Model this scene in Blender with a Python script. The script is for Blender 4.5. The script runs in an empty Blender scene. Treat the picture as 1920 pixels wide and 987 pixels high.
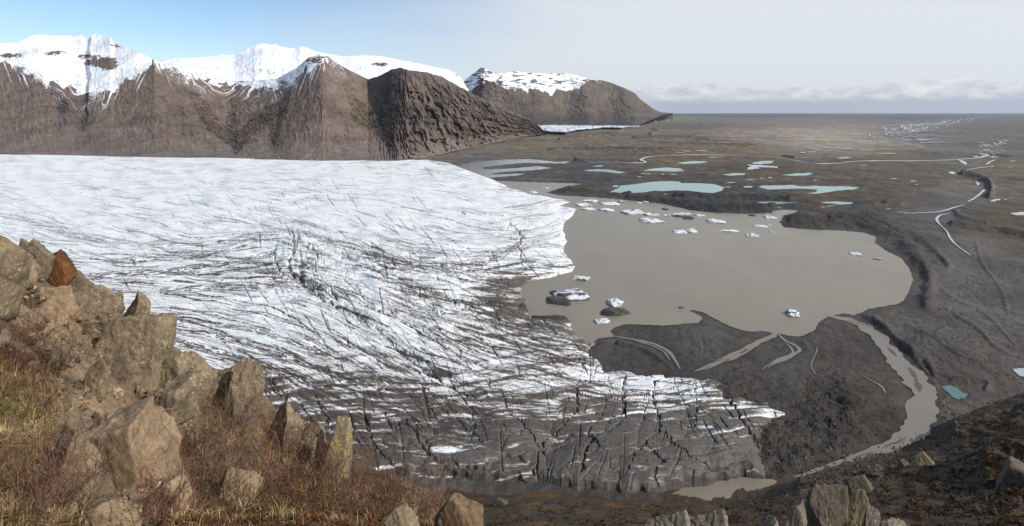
import bpy, math, random
import numpy as np
from mathutils import Vector

rng = np.random.default_rng(7)
random.seed(7)
SC = bpy.context.scene
COL = SC.collection

# ------------------------------------------------------------------ image coordinates
# Image pixel coordinates lay out the valley, projected onto the ground from the
# viewpoint, which stands HC metres above the lake level (z = 0).
F, CX, HY, HC = 1100.0, 960.0, 208.5, 230.0


def ground_y(py, h=0.0):
    return (HC - h) * F / np.maximum(np.asarray(py, float) - HY, 0.01)


def to_world(px, py, h=0.0):
    y = ground_y(py, h)
    return (np.asarray(px, float) - CX) / F * y, y


def s2l(*c):
    c = np.array(c, float) / 255.0
    return np.where(c <= 0.04045, c / 12.92, ((c + 0.055) / 1.055) ** 2.4)


def sstep(a, b, x):
    t = np.clip((x - a) / (b - a), 0, 1)
    return t * t * (3 - 2 * t)


# ------------------------------------------------------------------ noise
_P = rng.permutation(256).astype(np.int64)
_P = np.concatenate([_P, _P, _P, _P])
_G2 = np.stack([np.cos(np.arange(256) * 2.399963), np.sin(np.arange(256) * 2.399963)], 1)
_g3 = rng.normal(size=(256, 3))
_G3 = _g3 / np.linalg.norm(_g3, axis=1)[:, None]


def noise2(x, y):
    x = np.asarray(x, float); y = np.asarray(y, float)
    xi = np.floor(x).astype(np.int64); yi = np.floor(y).astype(np.int64)
    fx = x - xi; fy = y - yi
    xi &= 255; yi &= 255
    u = fx * fx * fx * (fx * (fx * 6 - 15) + 10); v = fy * fy * fy * (fy * (fy * 6 - 15) + 10)

    def g(ix, iy, dx, dy):
        h = _P[_P[ix & 255] + (iy & 255)]
        return _G2[h, 0] * dx + _G2[h, 1] * dy
    a = g(xi, yi, fx, fy); b = g(xi + 1, yi, fx - 1, fy)
    c = g(xi, yi + 1, fx, fy - 1); d = g(xi + 1, yi + 1, fx - 1, fy - 1)
    return (a + (b - a) * u + (c - a) * v + (a - b - c + d) * u * v) * 1.5


def fbm(x, y, o=4, gain=0.5, lac=2.03):
    t = 0; a = 1; s = 0
    for i in range(o):
        t = t + a * noise2(x + 17.3 * i, y - 9.1 * i); s += a
        a *= gain; x = x * lac; y = y * lac
    return t / s * 1.4


def ridged(x, y, o=4, gain=0.55, lac=2.07):
    t = 0; a = 1; s = 0
    for i in range(o):
        t = t + a * (1 - np.abs(noise2(x + 31.7 * i, y + 11.9 * i)) * 1.6); s += a
        a *= gain; x = x * lac; y = y * lac
    return t / s


def noise3(p):
    pi = np.floor(p).astype(np.int64); f = p - pi; pi &= 255
    w = f * f * f * (f * (f * 6 - 15) + 10)
    out = 0
    for i in (0, 1):
        for j in (0, 1):
            for k in (0, 1):
                h = _P[_P[_P[(pi[:, 0] + i) & 255] + ((pi[:, 1] + j) & 255)] + ((pi[:, 2] + k) & 255)]
                d = (_G3[h] * (f - np.array([i, j, k]))).sum(1)
                ww = (w[:, 0] if i else 1 - w[:, 0]) * (w[:, 1] if j else 1 - w[:, 1]) * (w[:, 2] if k else 1 - w[:, 2])
                out = out + d * ww
    return out * 1.5


def fbm3(p, o=4, gain=0.5):
    t = 0; a = 1; s = 0
    for i in range(o):
        t = t + a * noise3(p * (2.03 ** i) + 13.7 * i); s += a; a *= gain
    return t / s * 1.4


def cell2(x, y, tilt=False):
    """distance to nearest and second nearest scattered point, and a value per cell"""
    xi = np.floor(x).astype(np.int64); yi = np.floor(y).astype(np.int64)
    d1 = np.full(x.shape, 9.0); d2 = np.full(x.shape, 9.0); val = np.zeros(x.shape); tx = 0 * x
    for i in (-1, 0, 1):
        for j in (-1, 0, 1):
            h = _P[_P[(xi + i) & 255] + ((yi + j) & 255)]
            h2 = _P[h + 1]
            ox = xi + i + 0.15 + 0.7 * h / 255; oy = yi + j + 0.15 + 0.7 * h2 / 255
            d = np.hypot(x - ox, y - oy)
            near = d < d1
            d2 = np.where(near, d1, np.minimum(d2, d))
            val = np.where(near, _P[h2 + 1] / 255.0, val)
            if tilt: tx = np.where(near, (x - ox) * (_P[h2 + 2] / 127.5 - 1) + (y - oy) * (_P[h2 + 3] / 127.5 - 1), tx)
            d1 = np.where(near, d, d1)
    return (d1, d2, val, tx) if tilt else (d1, d2, val)


# smooth maps from scattered image pixel points ------------------------------------
def field(pts, power=3.0, warp=0.0, qs=260.0):
    """pts: rows (px, py, v1, v2 ...). Returns f(px, py) -> values."""
    pts = np.array(pts, float)
    gx = np.linspace(-500, 2500, 301)
    gq = np.linspace(math.log(1.5), math.log(900), 200)
    GX, GQ = np.meshgrid(gx, gq)
    qpt = np.log(np.maximum(pts[:, 1] - 205, 1.5))
    W = 0; V = 0
    for i in range(len(pts)):
        d = np.hypot((GX - pts[i, 0]) / 130.0, (GQ - qpt[i]) * qs / 100.0)
        w = 1.0 / (d ** power + 0.02)
        W = W + w
        V = V + w[..., None] * pts[i, 2:]
    T = V / W[..., None]

    def f(px, py):
        u = np.clip((np.asarray(px, float) + 500) / 3000 * 300, 0, 299.999)
        v = np.clip((np.log(np.maximum(np.asarray(py, float) - 205, 1.5)) - gq[0]) / (gq[-1] - gq[0]) * 199, 0, 198.999)
        i = u.astype(int); j = v.astype(int); fu = (u - i)[..., None]; fv = (v - j)[..., None]
        r = (T[j, i] * (1 - fu) + T[j, i + 1] * fu) * (1 - fv) + (T[j + 1, i] * (1 - fu) + T[j + 1, i + 1] * fu) * fv
        return r[..., 0] if r.shape[-1] == 1 else r
    return f


def poly_sd(px, py, poly):
    """signed distance to a closed polygon, positive inside"""
    poly = np.array(poly, float)
    n = len(poly)
    shp = px.shape
    x = px.ravel(); y = py.ravel()
    d = np.full(x.shape, 1e18); ins = np.zeros(x.shape, bool)
    for i in range(n):
        a = poly[i]; b = poly[(i + 1) % n]
        e = b - a; L = (e ** 2).sum() + 1e-12
        t = np.clip(((x - a[0]) * e[0] + (y - a[1]) * e[1]) / L, 0, 1)
        d = np.minimum(d, (x - a[0] - t * e[0]) ** 2 + (y - a[1] - t * e[1]) ** 2)
        c = ((a[1] > y) != (b[1] > y))
        if abs(e[1]) > 1e-12:
            ins ^= c & (x < e[0] * (y - a[1]) / e[1] + a[0])
    d = np.sqrt(d)
    return np.where(ins, d, -d).reshape(shp)


# ------------------------------------------------------------------ objects
def tag(o, label=None, cat=None, group=None, kind=None):
    if label: o['label'] = label
    if cat: o['category'] = cat
    if group: o['group'] = group
    if kind: o['kind'] = kind
    return o


def raw_mesh(name, V, Fs, n_side, attrs=None, smooth=True):
    """V n x 3, Fs flat array of faces with n_side corners each"""
    me = bpy.data.meshes.new(name)
    V = np.ascontiguousarray(V, np.float32)
    Fs = np.ascontiguousarray(Fs, np.int32)
    me.vertices.add(len(V)); me.vertices.foreach_set('co', V.ravel())
    nf = len(Fs)
    me.loops.add(nf * n_side); me.loops.foreach_set('vertex_index', Fs.ravel())
    me.polygons.add(nf); me.polygons.foreach_set('loop_start', np.arange(0, nf * n_side, n_side, dtype=np.int32))
    me.polygons.foreach_set('use_smooth', np.full(nf, smooth))
    me.update(calc_edges=True)
    for k, a in (attrs or {}).items():
        a = np.asarray(a, np.float32)
        if a.ndim == 2:
            if a.shape[1] == 3: a = np.concatenate([a, np.ones((len(a), 1), np.float32)], 1)
            at = me.attributes.new(k, 'FLOAT_COLOR', 'POINT'); at.data.foreach_set('color', np.ascontiguousarray(a).ravel())
        else:
            at = me.attributes.new(k, 'FLOAT', 'POINT'); at.data.foreach_set('value', np.ascontiguousarray(a).ravel())
    return me


def add_obj(name, me, mat, parent=None, loc=None):
    o = bpy.data.objects.new(name, me)
    if mat and not me.materials: me.materials.append(mat)
    COL.objects.link(o)
    if parent: o.parent = parent
    if loc is not None: o.location = loc
    return o


def grid_obj(name, X, Y, Z, mat, attrs=None, keep=None):
    R, C = X.shape
    V = np.stack([X.ravel(), Y.ravel(), Z.ravel()], 1)
    idx = np.arange(R * C).reshape(R, C)
    q = np.stack([idx[:-1, :-1], idx[:-1, 1:], idx[1:, 1:], idx[1:, :-1]], -1)
    if keep is not None:
        k = keep[:-1, :-1] | keep[1:, 1:] | keep[1:, :-1] | keep[:-1, 1:]
        q = q[k]
    q = q.reshape(-1, 4)
    # wind so that the faces look up
    a, b, c = V[q[0, 0]], V[q[0, 1]], V[q[0, 3]]
    if np.cross(b - a, c - a)[2] < 0: q = q[:, ::-1]
    A = {k: v.reshape(R * C, -1) if v.ndim == 3 else v.ravel() for k, v in (attrs or {}).items()}
    if keep is not None:
        used = np.zeros(R * C, bool); used[q.ravel()] = True
        remap = np.cumsum(used) - 1
        q = remap[q]; V = V[used]; A = {k: v[used] for k, v in A.items()}
    return add_obj(name, raw_mesh(name, V, q, 4, A), mat)


# ------------------------------------------------------------------ materials
class Mat:
    def __init__(s, name):
        s.m = bpy.data.materials.new(name); s.m.use_nodes = True
        s.t = s.m.node_tree; s.n = s.t.nodes; s.l = s.t.links
        s.bsdf = s.n['Principled BSDF']

    def node(s, typ, **kw):
        n = s.n.new(typ)
        for k, v in kw.items():
            if k in n.inputs: n.inputs[k].default_value = v
            else: setattr(n, k, v)
        return n

    def link(s, a, b): s.l.new(a, b)

    def coords(s, obj=False, scale=(1, 1, 1)):
        tc = s.node('ShaderNodeTexCoord') if obj else s.node('ShaderNodeNewGeometry')
        src = tc.outputs['Object'] if obj else tc.outputs['Position']
        mp = s.node('ShaderNodeMapping'); mp.inputs['Scale'].default_value = scale
        s.link(src, mp.inputs['Vector'])
        return mp.outputs['Vector']

    def noise(s, vec, scale, detail=5, rough=0.6, dist=0.0):
        n = s.node('ShaderNodeTexNoise'); n.inputs['Scale'].default_value = scale
        n.inputs['Detail'].default_value = detail; n.inputs['Roughness'].default_value = rough
        n.inputs['Distortion'].default_value = dist
        s.link(vec, n.inputs['Vector']); return n.outputs['Fac']

    def ramp(s, fac, stops):
        r = s.node('ShaderNodeValToRGB')
        while len(r.color_ramp.elements) < len(stops): r.color_ramp.elements.new(0.5)
        for e, (p, c) in zip(r.color_ramp.elements, stops):
            e.position = p
            e.color = (*c, 1) if not np.isscalar(c) else (c, c, c, 1)
        s.link(fac, r.inputs['Fac']); return r.outputs['Color']

    def mix(s, a, b, fac, mode='MIX'):
        m = s.node('ShaderNodeMix', data_type='RGBA', blend_type=mode)
        for v, i in ((a, 6), (b, 7), (fac, 0)):
            if hasattr(v, 'links'): s.link(v, m.inputs[i])
            elif i == 0: m.inputs[0].default_value = v
            else: m.inputs[i].default_value = (*v, 1)
        return m.outputs[2]

    def attr(s, name, color=True):
        a = s.node('ShaderNodeAttribute', attribute_name=name)
        return a.outputs['Color'] if color else a.outputs['Fac']

    def bump(s, h, strength, dist):
        b = s.node('ShaderNodeBump'); b.inputs['Strength'].default_value = strength; b.inputs['Distance'].default_value = dist
        s.link(h, b.inputs['Height']); s.link(b.outputs['Normal'], s.bsdf.inputs['Normal'])

    def out(s, col, rough=0.9, spec=0.2):
        if hasattr(col, 'links'): s.link(col, s.bsdf.inputs['Base Color'])
        else: s.bsdf.inputs['Base Color'].default_value = (*col, 1)
        s.bsdf.inputs['Roughness'].default_value = rough
        s.bsdf.inputs['Specular IOR Level'].default_value = spec
        return s.m


def surface_mat(name, scale, rough=0.9, spec=0.15, var=(0.75, 1.25), bump=(0.5, 0.5), scale2=None, fine=None):
    m = Mat(name); v = m.coords()
    n = m.noise(v, scale, 6, 0.65)
    c = m.mix(m.attr('col'), m.ramp(n, [(0.3, (var[0],) * 3), (0.7, (var[1],) * 3)]), 1.0, 'MULTIPLY')
    if scale2:
        n2 = m.noise(v, scale2, 5, 0.6)
        c = m.mix(c, m.ramp(n2, [(0.35, (0.8,) * 3), (0.65, (1.2,) * 3)]), 1.0, 'MULTIPLY')
    if fine:
        n3 = m.noise(v, fine, 6, .7)
        c = m.mix(c, m.ramp(n3, [(.3, (.72,) * 3), (.7, (1.28,) * 3)]), 1.0, 'MULTIPLY')
        n = m.node('ShaderNodeMath', operation='ADD'); m.link(n3, n.inputs[0]); m.link(m.noise(v, scale, 6, .65), n.inputs[1]); n = n.outputs[0]
    m.bump(n, bump[0], bump[1])
    return m.out(c, rough, spec)


M_ground = surface_mat('gravel_plain', 0.12, var=(0.72, 1.28), bump=(0.7, 1.5), scale2=0.012, fine=.9)
M_ice = surface_mat('glacier_ice', 0.45, rough=0.55, spec=0.25, var=(0.90, 1.08), bump=(0.35, 0.6))
M_mount = surface_mat('mountain_scree', 0.02, var=(0.8, 1.2), bump=(0.5, 12.0), scale2=0.004)
M_hill = surface_mat('hillside_earth', 1.6, var=(0.62, 1.35), bump=(0.9, 0.05), scale2=0.11, fine=16.0)
M_farice = surface_mat('far_glacier_ice', 0.02, rough=0.6, var=(0.7, 1.15), bump=(0.5, 10.0))


def water_mat(name, col, rough=0.12, amp=0.15, scale=0.25, spec=0.5):
    m = Mat(name); v = m.coords()
    n = m.noise(v, scale, 3, 0.55)
    big = m.noise(m.coords(scale=(1, .45, 1)), 0.011, 5, 0.6, 1.2)
    c = m.mix(tuple(x * 0.80 for x in col), tuple(x * 1.20 for x in col), big)
    m.bump(n, amp, 0.05)
    m.bsdf.inputs['IOR'].default_value = 1.33
    return m.out(c, rough, spec)


M_lake = water_mat('silty_lake_water', tuple(s2l(126, 117, 101)), rough=0.3, spec=0.35)
M_teal = water_mat('teal_pond_water', tuple(s2l(118, 150, 142)), rough=0.2)
M_grey = water_mat('grey_stream_water', tuple(s2l(135, 132, 126)), rough=0.2)
M_river = water_mat('silty_river_water', tuple(s2l(118, 111, 100)), rough=0.3, spec=0.35)
M_turq = water_mat('turquoise_pond_water', tuple(s2l(66, 106, 102)), rough=0.2)
M_bright = water_mat('bright_stream_water', tuple(s2l(160, 165, 168)), rough=0.15, spec=.5)

# ================================================================== THE PLAIN
ground_cols = [
    (1300, 640, 80, 76, 71), (1200, 630, 78, 73, 67), (1450, 670, 76, 71, 65), (1800, 560, 86, 80, 74), (1850, 470, 90, 84, 78), (1750, 640, 82, 76, 70),
    (1600, 415, 66, 62, 58), (1700, 470, 72, 66, 61), (1740, 400, 92, 86, 80), (1300, 380, 62, 60, 58), (1430, 392, 64, 61, 58), (1150, 352, 64, 62, 60),
    (1550, 760, 68, 62, 55), (1400, 720, 68, 61, 55), (1630, 800, 71, 64, 57), (1250, 690, 62, 56, 50),
    (1300, 330, 76, 70, 65), (1550, 370, 84, 73, 60), (1700, 350, 84, 75, 64), (1450, 330, 80, 72, 64), (1600, 325, 86, 75, 62),
    (1300, 265, 96, 85, 73), (1100, 270, 94, 84, 71), (1000, 280, 94, 85, 70), (1480, 246, 132, 122, 107), (1540, 252, 140, 130, 115), (1600, 262, 132, 122, 107), (1420, 252, 118, 108, 95), (1700, 252, 96, 89, 83),
    (1400, 240, 100, 90, 80), (1300, 235, 86, 78, 70), (1500, 232, 112, 98, 88), (1250, 226, 96, 102, 80), (1850, 240, 90, 84, 78), (1880, 310, 94, 86, 66), (1850, 285, 88, 82, 76), (1880, 420, 84, 75, 58), (1800, 365, 92, 87, 82),
    (860, 288, 98, 88, 78), (1000, 325, 74, 71, 68), (1100, 330, 68, 66, 64), (930, 300, 90, 83, 76), (1200, 310, 80, 72, 64), (1250, 310, 98, 82, 58), (1350, 282, 100, 86, 66),
    (1850, 690, 82, 75, 67), (1770, 790, 78, 70, 60), (1910, 620, 84, 78, 72), (1400, 216, 74, 74, 78), (1700, 218, 78, 78, 80),
]
gcol = field([(r[0], r[1], *(s2l(*r[2:]) * (1.28 if r[1] < 300 else 1.12) * np.array([.96, 1.0, 1.07]))) for r in ground_cols], power=3.5)
relief = field([(1300, 640, .5), (1200, 640, 1.2), (1450, 680, .6), (1800, 560, 1.1), (1850, 470, .8), (1750, 640, .8), (1600, 415, 5), (1700, 470, 5), (1740, 400, 1), (1640, 430, 6),
                (1300, 380, 5), (1430, 392, 6), (1150, 352, 4), (1550, 760, 5.8), (1400, 720, 5.6), (1630, 800, 4.4), (1480, 840, 5.8), (1250, 692, 3.5), (1650, 700, 1.2), (1300, 330, 5), (1550, 370, 4),
                (1700, 350, 3), (1450, 330, 4), (1300, 265, 6), (1500, 250, 3), (1100, 270, 7), (1700, 250, 1), (1850, 285, 1), (1880, 420, 3), (1000, 325, 4), (930, 300, 2),
                (1850, 700, 1.5), (1770, 790, 1.2), (1400, 216, 4)], power=3.5)

# ---- water outlines (image x, image y) ------------------------------------------
LAKE = [(890, 330), (930, 340), (1000, 342), (1092, 345), (1060, 350), (1025, 362), (1050, 367), (1120, 371), (1200, 378), (1240, 382), (1290, 394), (1330, 399), (1400, 402), (1445, 400), (1452, 395), (1470, 394), (1495, 395), (1490, 400), (1468, 405), (1463, 418), (1470, 427), (1520, 431), (1580, 433), (1620, 437), (1643, 445), (1640, 455), (1660, 470), (1690, 485), (1705, 505), (1712, 525), (1705, 545), (1700, 555), (1690, 568), (1677, 572), (1630, 580), (1602, 592), (1580, 588), (1555, 594), (1535, 605), (1528, 620), (1500, 632), (1475, 630), (1455, 625), (1430, 622), (1400, 622), (1372, 614), (1340, 598), (1318, 586), (1297, 582), (1293, 584), (1312, 592), (1318, 598), (1309, 606), (1290, 607), (1252, 611), (1222, 610), (1190, 609), (1170, 609), (1150, 616), (1144, 622), (1152, 632), (1120, 636), (1110, 645), (1060, 650), (950, 610), (920, 540), (980, 480), (980, 420), (980, 392), (900, 352)]
FARWATER = [(850, 318), (868, 308), (900, 302.5), (950, 299.5), (1000, 299), (1040, 304), (1072, 303), (1060, 306.5), (1030, 306.5), (980, 306), (930, 311), (903, 315), (910, 318), (940, 317.5), (980, 314.5), (1012, 312), (1035, 316), (1000, 319.5), (950, 322), (915, 327), (940, 327.5), (985, 325.5), (975, 329), (950, 331), (900, 336), (870, 330)]
PONDS = [
    ('teal', 'long pale teal pond behind the black moraine bar, largest of the teal ponds', [(1140, 362), (1160, 353), (1163, 348.5), (1190, 346), (1220, 341.5), (1255, 340), (1275, 341), (1277, 344), (1310, 344), (1340, 346), (1358, 352), (1355, 358), (1340, 362), (1325, 362), (1290, 358), (1265, 357.5), (1240, 359), (1225, 358), (1210, 361), (1180, 362.5), (1150, 363.5)]),
    ('teal', 'forked pale teal pond on the brown heath past the lake', [(1422, 351), (1430, 348.5), (1470, 348), (1487, 347), (1500, 350), (1530, 349), (1560, 350), (1590, 350), (1612, 352), (1600, 356), (1570, 358), (1555, 361), (1530, 364), (1513, 363), (1530, 360), (1533, 356), (1500, 354), (1470, 355), (1440, 356)]),
    ('teal', 'thin teal pond just above the lake inlet', [(1418, 379), (1450, 378), (1500, 380), (1470, 382.5), (1430, 382)]),
    ('teal', 'thin teal pond beside the black moraine ridge', [(1535, 379.5), (1570, 378.5), (1598, 380), (1600, 383), (1575, 384), (1550, 382)]),
    ('teal', 'small oval teal pond in the ochre patch', [(1226, 316), (1250, 314.5), (1275, 316), (1283, 321), (1260, 322), (1235, 321), (1206, 321), (1208, 319.5)]),
    ('teal', 'narrow teal pond inside the river bend', [(1268, 305.5), (1300, 302.5), (1328, 303), (1320, 306), (1285, 308)]),
    ('teal', 'teal pond beside two grey water strips', [(1413, 304.5), (1430, 302), (1452, 302), (1448, 306), (1425, 309), (1410, 307)]),
    ('grey', 'zigzag grey water strip under the teal pond', [(1400, 309), (1425, 310), (1460, 313), (1458, 315), (1435, 314), (1415, 313), (1427, 316), (1402, 318.5), (1401, 315), (1410, 312.5)]),
    ('teal', 'tapering teal pond nearest the far river mouth', [(1094, 319.5), (1120, 317.5), (1145, 319), (1175, 324), (1160, 325.5), (1130, 322), (1100, 321.5)]),
    ('teal', 'tiny teal pond under the river line', [(1111, 312), (1132, 310), (1128, 313), (1113, 313)]),
    ('teal', 'spindle shaped teal pond on dark gravel', [(1355, 328), (1375, 325), (1400, 325.5), (1395, 328.5), (1370, 330)]),
    ('teal', 'second spindle shaped teal pond on brown heath', [(1466, 329), (1490, 325.5), (1520, 324.5), (1525, 326), (1510, 329.5), (1485, 330)]),
    ('teal', 'little teal pond beyond the river line', [(1567, 296.5), (1590, 294.5), (1598, 296), (1580, 298)]),
    ('turq', 'turquoise pond by the near river bank', [(1772, 724), (1784, 724), (1797, 730), (1806, 738), (1816, 740), (1810, 747), (1797, 750), (1786, 746), (1779, 738), (1766, 727)]),
    ('grey', 'grey pond at the edge of the near outwash', [(1898, 693), (1950, 688), (1960, 712), (1912, 706)]),
    ('grey', 'pale pond on the brown right margin', [(1893, 400), (1925, 397), (1960, 399), (1950, 404), (1905, 404)]),
    ('grey', 'small pale pool on the brown right margin', [(1862, 374), (1876, 373), (1875, 376), (1864, 376.5)]),
    ('silt', 'silty brown pool under the dark ice front', [(1255, 930), (1300, 905), (1380, 895), (1450, 900), (1467, 908), (1440, 921), (1402, 938), (1372, 942), (1330, 940)]),
]
for cx, cy, w in [(1470, 331, 0)][:0]: pass
small_pools = [(1330, 261, 14, 1.2), (1365, 267, 10, 1), (1410, 276, 10, 1.6), (1290, 284, 30, 1.2), (1275, 287, 16, 1), (1315, 283, 26, 1.2), (1340, 295.5, 34, 1.2), (1190, 305, 10, 1), (1210, 327, 30, 1.6), (1243, 327.5, 8, 1.2), (1263, 328, 14, 1.2), (1198, 332.5, 12, 1.5),
               (1370, 343.5, 22, 1.3), (1408, 338, 18, 1.6), (1428, 335.5, 10, 1.2), (1444, 334, 10, 1.4), (1402, 351.5, 22, 3.2), (1365, 352, 12, 1.5), (1250, 365, 16, 1.3), (1530, 339, 14, 1.3), (1620, 311, 12, 1), (1676, 336, 16, 1.3), (1712, 341, 14, 2), (1718, 347, 6, 1.3), (1555, 277.5, 14, 1.4), (1505, 287, 12, 2),
               (1522, 286, 18, 1.6), (1660, 288.5, 40, 1.3), (1690, 399, 20, 1), (1610, 405.5, 12, 1.3), (1622, 407, 8, 1.6), (1628, 412, 6, 1.8), (1666, 393, 12, 1.3), (1862, 377.5, 16, 3), (1885, 375, 8, 1.5), (1622, 387.5, 14, 1.3), (1545, 389, 30, 1.4), (1560, 386.5, 20, 1), (1785, 325, 16, 5), (1898, 303, 16, 1.3), (1895, 314, 10, 1), (1860, 313, 6, 2),
               (1120, 366, 14, 1.4), (1155, 350.5, 16, 3), (1135, 364, 20, 2), (1450, 390.5, 34, 3)]

WATERPOLYS = [LAKE, FARWATER] + [p[2] for p in PONDS]

# river centre lines: (image x, image y, half width in pixels)
RIVER = [(1545, 592, 3), (1575, 597, 6), (1602, 602, 11), (1635, 622, 15), (1655, 643, 14), (1672, 662, 15), (1697, 692, 20), (1722, 715, 24), (1733, 744, 21), (1731, 775, 20), (1717, 812, 21), (1698, 824, 19), (1672, 835, 13), (1626, 852, 9), (1581, 866, 7), (1536, 880, 5), (1500, 894, 4), (1470, 905, 4)]
STREAMS = [
    [(1457, 624, 3), (1440, 634, 5), (1412, 648, 5), (1385, 660, 4), (1358, 675, 4), (1330, 686, 3), (1302, 697, 1.5)],
    [(1432, 638, 1), (1404, 657, 3), (1380, 672, 2.5), (1350, 681, 3), (1322, 694, 1)], [(1418, 643, 1), (1392, 655, 2), (1366, 668, 2.5), (1340, 678, 1)],
    [(1458, 626, 2), (1472, 640, 3), (1492, 648, 3), (1502, 658, 4), (1486, 668, 4), (1462, 676, 3), (1440, 690, 1)], [(1470, 641, 1), (1484, 653, 2), (1490, 664, 2), (1466, 672, 3), (1446, 682, 2), (1428, 694, 1)],
    [(1148, 630, 1), (1180, 636, 2.5), (1215, 642, 3), (1245, 653, 3), (1262, 668, 3), (1270, 684, 2), (1276, 694, 1)], [(1190, 640, 1), (1222, 648, 2), (1246, 660, 2), (1256, 676, 1)],
    [(1533, 650, .6), (1531, 662, 1.2), (1523, 676, .8), (1520, 690, 1.2), (1531, 704, .6)], [(1618, 705, .8), (1636, 716, 2), (1652, 724, 3), (1660, 738, 1)],
]
FARSTREAMS = [
    [(1105, 304.5, .7), (1150, 305, .8), (1182, 306, 1.2), (1205, 306, 2.2), (1213, 304, 2.4), (1200, 300.5, 3), (1206, 296.5, 2.6), (1221, 293.5, 1.5), (1260, 291, 1.1), (1312, 290.5, 1), (1390, 291.5, 1.1), (1440, 294, 1.3), (1465, 296, 1.6), (1485, 300, 2), (1510, 305.5, 1.6), (1530, 307.5, 1.4), (1573, 307, 1.3), (1604, 302, 1.3), (1660, 302, 1), (1714, 302.2, 1), (1770, 301, 1.1), (1795, 299.5, 1.3), (1833, 297, 1.8), (1848, 293, 3), (1852, 290.5, 2.6), (1842, 288.5, 1.2), (1833, 286, 1.2), (1777, 282.2, 1.1), (1739, 279.3, 1), (1724, 275, 1.2), (1714, 272, 1.2), (1690, 268.5, .9), (1667, 265, .9), (1655, 260, 1), (1648, 256, 1)],
    [(1695, 400.6, .7), (1745, 399.5, 1), (1770, 396, 1.6), (1790, 389, 1.3), (1808, 385, 1.3)],
    [(1815, 379, 1), (1830, 370.5, 1.5), (1846, 356, 1.6)],
    [(1833, 348, 1), (1836, 344, 3), (1830, 341, 1)],
    [(1780, 402, .8), (1764, 403, 1.2), (1757, 409, 2.6), (1757, 416, 1.8), (1764, 424, .9), (1776, 434, 1.2), (1780, 445, 2.2), (1790, 458, 1.2), (1806, 470, 1.3), (1820, 480, 1)],
    [(1811, 319.5, 1), (1830, 316, 1.3), (1858, 312.5, .8)],
    [(1798, 300, 1.5), (1806, 304, 3), (1811, 309, 1.6)],
    [(1850, 309, 1), (1856, 304, 1.4), (1866, 300, 1)],
]
# ridges and scarps: polyline, half width (image pixels), height m
RIDGES = [
    ([(1480, 412), (1530, 418), (1590, 420), (1650, 428), (1690, 450), (1720, 480), (1745, 520), (1740, 570)], 9, 6),
    ([(1560, 410), (1620, 414), (1690, 432), (1740, 455), (1780, 500)], 6, 4),
    ([(1180, 372), (1260, 380), (1330, 390), (1400, 394), (1450, 388)], 6, 10),
    ([(1270, 366), (1340, 374), (1420, 372), (1480, 376)], 4, 9),
    ([(1050, 358), (1120, 362), (1180, 366)], 4, 6),
    ([(1640, 600), (1668, 628), (1700, 655), (1728, 690), (1755, 725), (1757, 770), (1745, 810)], 4, 3.6),
    ([(1620, 592), (1660, 622), (1690, 650), (1735, 672), (1752, 705)], 4, 3),
    ([(1805, 326), (1830, 332), (1855, 341), (1860, 356), (1856, 372)], 3.5, 14),
    ([(1785, 420), (1830, 428), (1900, 440), (1990, 460)], 4, 9),
    ([(1790, 395), (1800, 410), (1850, 420)], 4, 5),
    ([(1850, 290), (1900, 294.5)], .9, 8),
    ([(1100, 303), (1080, 301)], 2, 10), ([(1490, 297), (1470, 294)], 2, 10),
    ([(1790, 590), (1830, 612), (1862, 650), (1900, 668), (1960, 690)], 3, 1.6), ([(1740, 520), (1790, 566), (1850, 585), (1905, 650)], 3, 1.2),
    ([(1830, 455), (1842, 500), (1878, 540), (1890, 590)], 2.5, 1.2), ([(1700, 610), (1740, 625), (1790, 662), (1840, 680)], 2.5, 1.4), ([(1785, 715), (1830, 712), (1858, 722), (1850, 730)], 5, 3),
    ([(1160, 645), (1200, 655), (1260, 690)], 4, 3), ([(1310, 585), (1340, 595), (1370, 612)], 4, 3), ([(1030, 280), (1150, 278), (1260, 280)], 2, 12), ([(1190, 258), (1260, 255), (1330, 262)], 2, 14), ([(1050, 262), (1120, 255), (1160, 250)], 2, 22),
    ([(1240, 268), (1320, 270), (1420, 274)], 1.3, 10), ([(1480, 378), (1560, 383), (1640, 383)], 3, 5), ([(1660, 380), (1690, 383)], 3, 7), ([(1220, 252), (1240, 247), (1225, 243)], 2, 20),
]


def splat(shape, pts, val, wid, mode='max'):
    """rasterise soft dots: pts (row, col) float, per dot value and radius in cells"""
    out = np.zeros(shape)
    K = int(math.ceil(wid.max()))
    r0 = np.rint(pts[:, 0]).astype(int); c0 = np.rint(pts[:, 1]).astype(int)
    for dr in range(-K, K + 1):
        for dc in range(-K, K + 1):
            rr = r0 + dr; cc = c0 + dc
            d = np.hypot(rr - pts[:, 0], cc - pts[:, 1])
            k = (d < wid) & (rr >= 0) & (rr < shape[0]) & (cc >= 0) & (cc < shape[1])
            if not k.any(): continue
            v = val[k] * (1 - d[k] / wid[k])
            np.maximum.at(out, (rr[k], cc[k]), v)
    return out


def polyline_pts(pl, step):
    pl = np.array(pl, float); o = []
    for a, b in zip(pl[:-1], pl[1:]):
        n = max(2, int(np.hypot(*(b - a)[:2]) / step))
        o.append(a + (b - a) * np.linspace(0, 1, n, endpoint=False)[:, None])
    o.append(pl[-1:])
    return np.concatenate(o)


def smooth_pl(pl, it=2):
    pl = np.array(pl, float)
    for _ in range(it):
        q = pl[:-1] * .75 + pl[1:] * .25; r = pl[:-1] * .25 + pl[1:] * .75
        pl = np.concatenate([pl[:1], np.stack([q, r], 1).reshape(-1, pl.shape[1]), pl[-1:]])
    return pl


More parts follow.
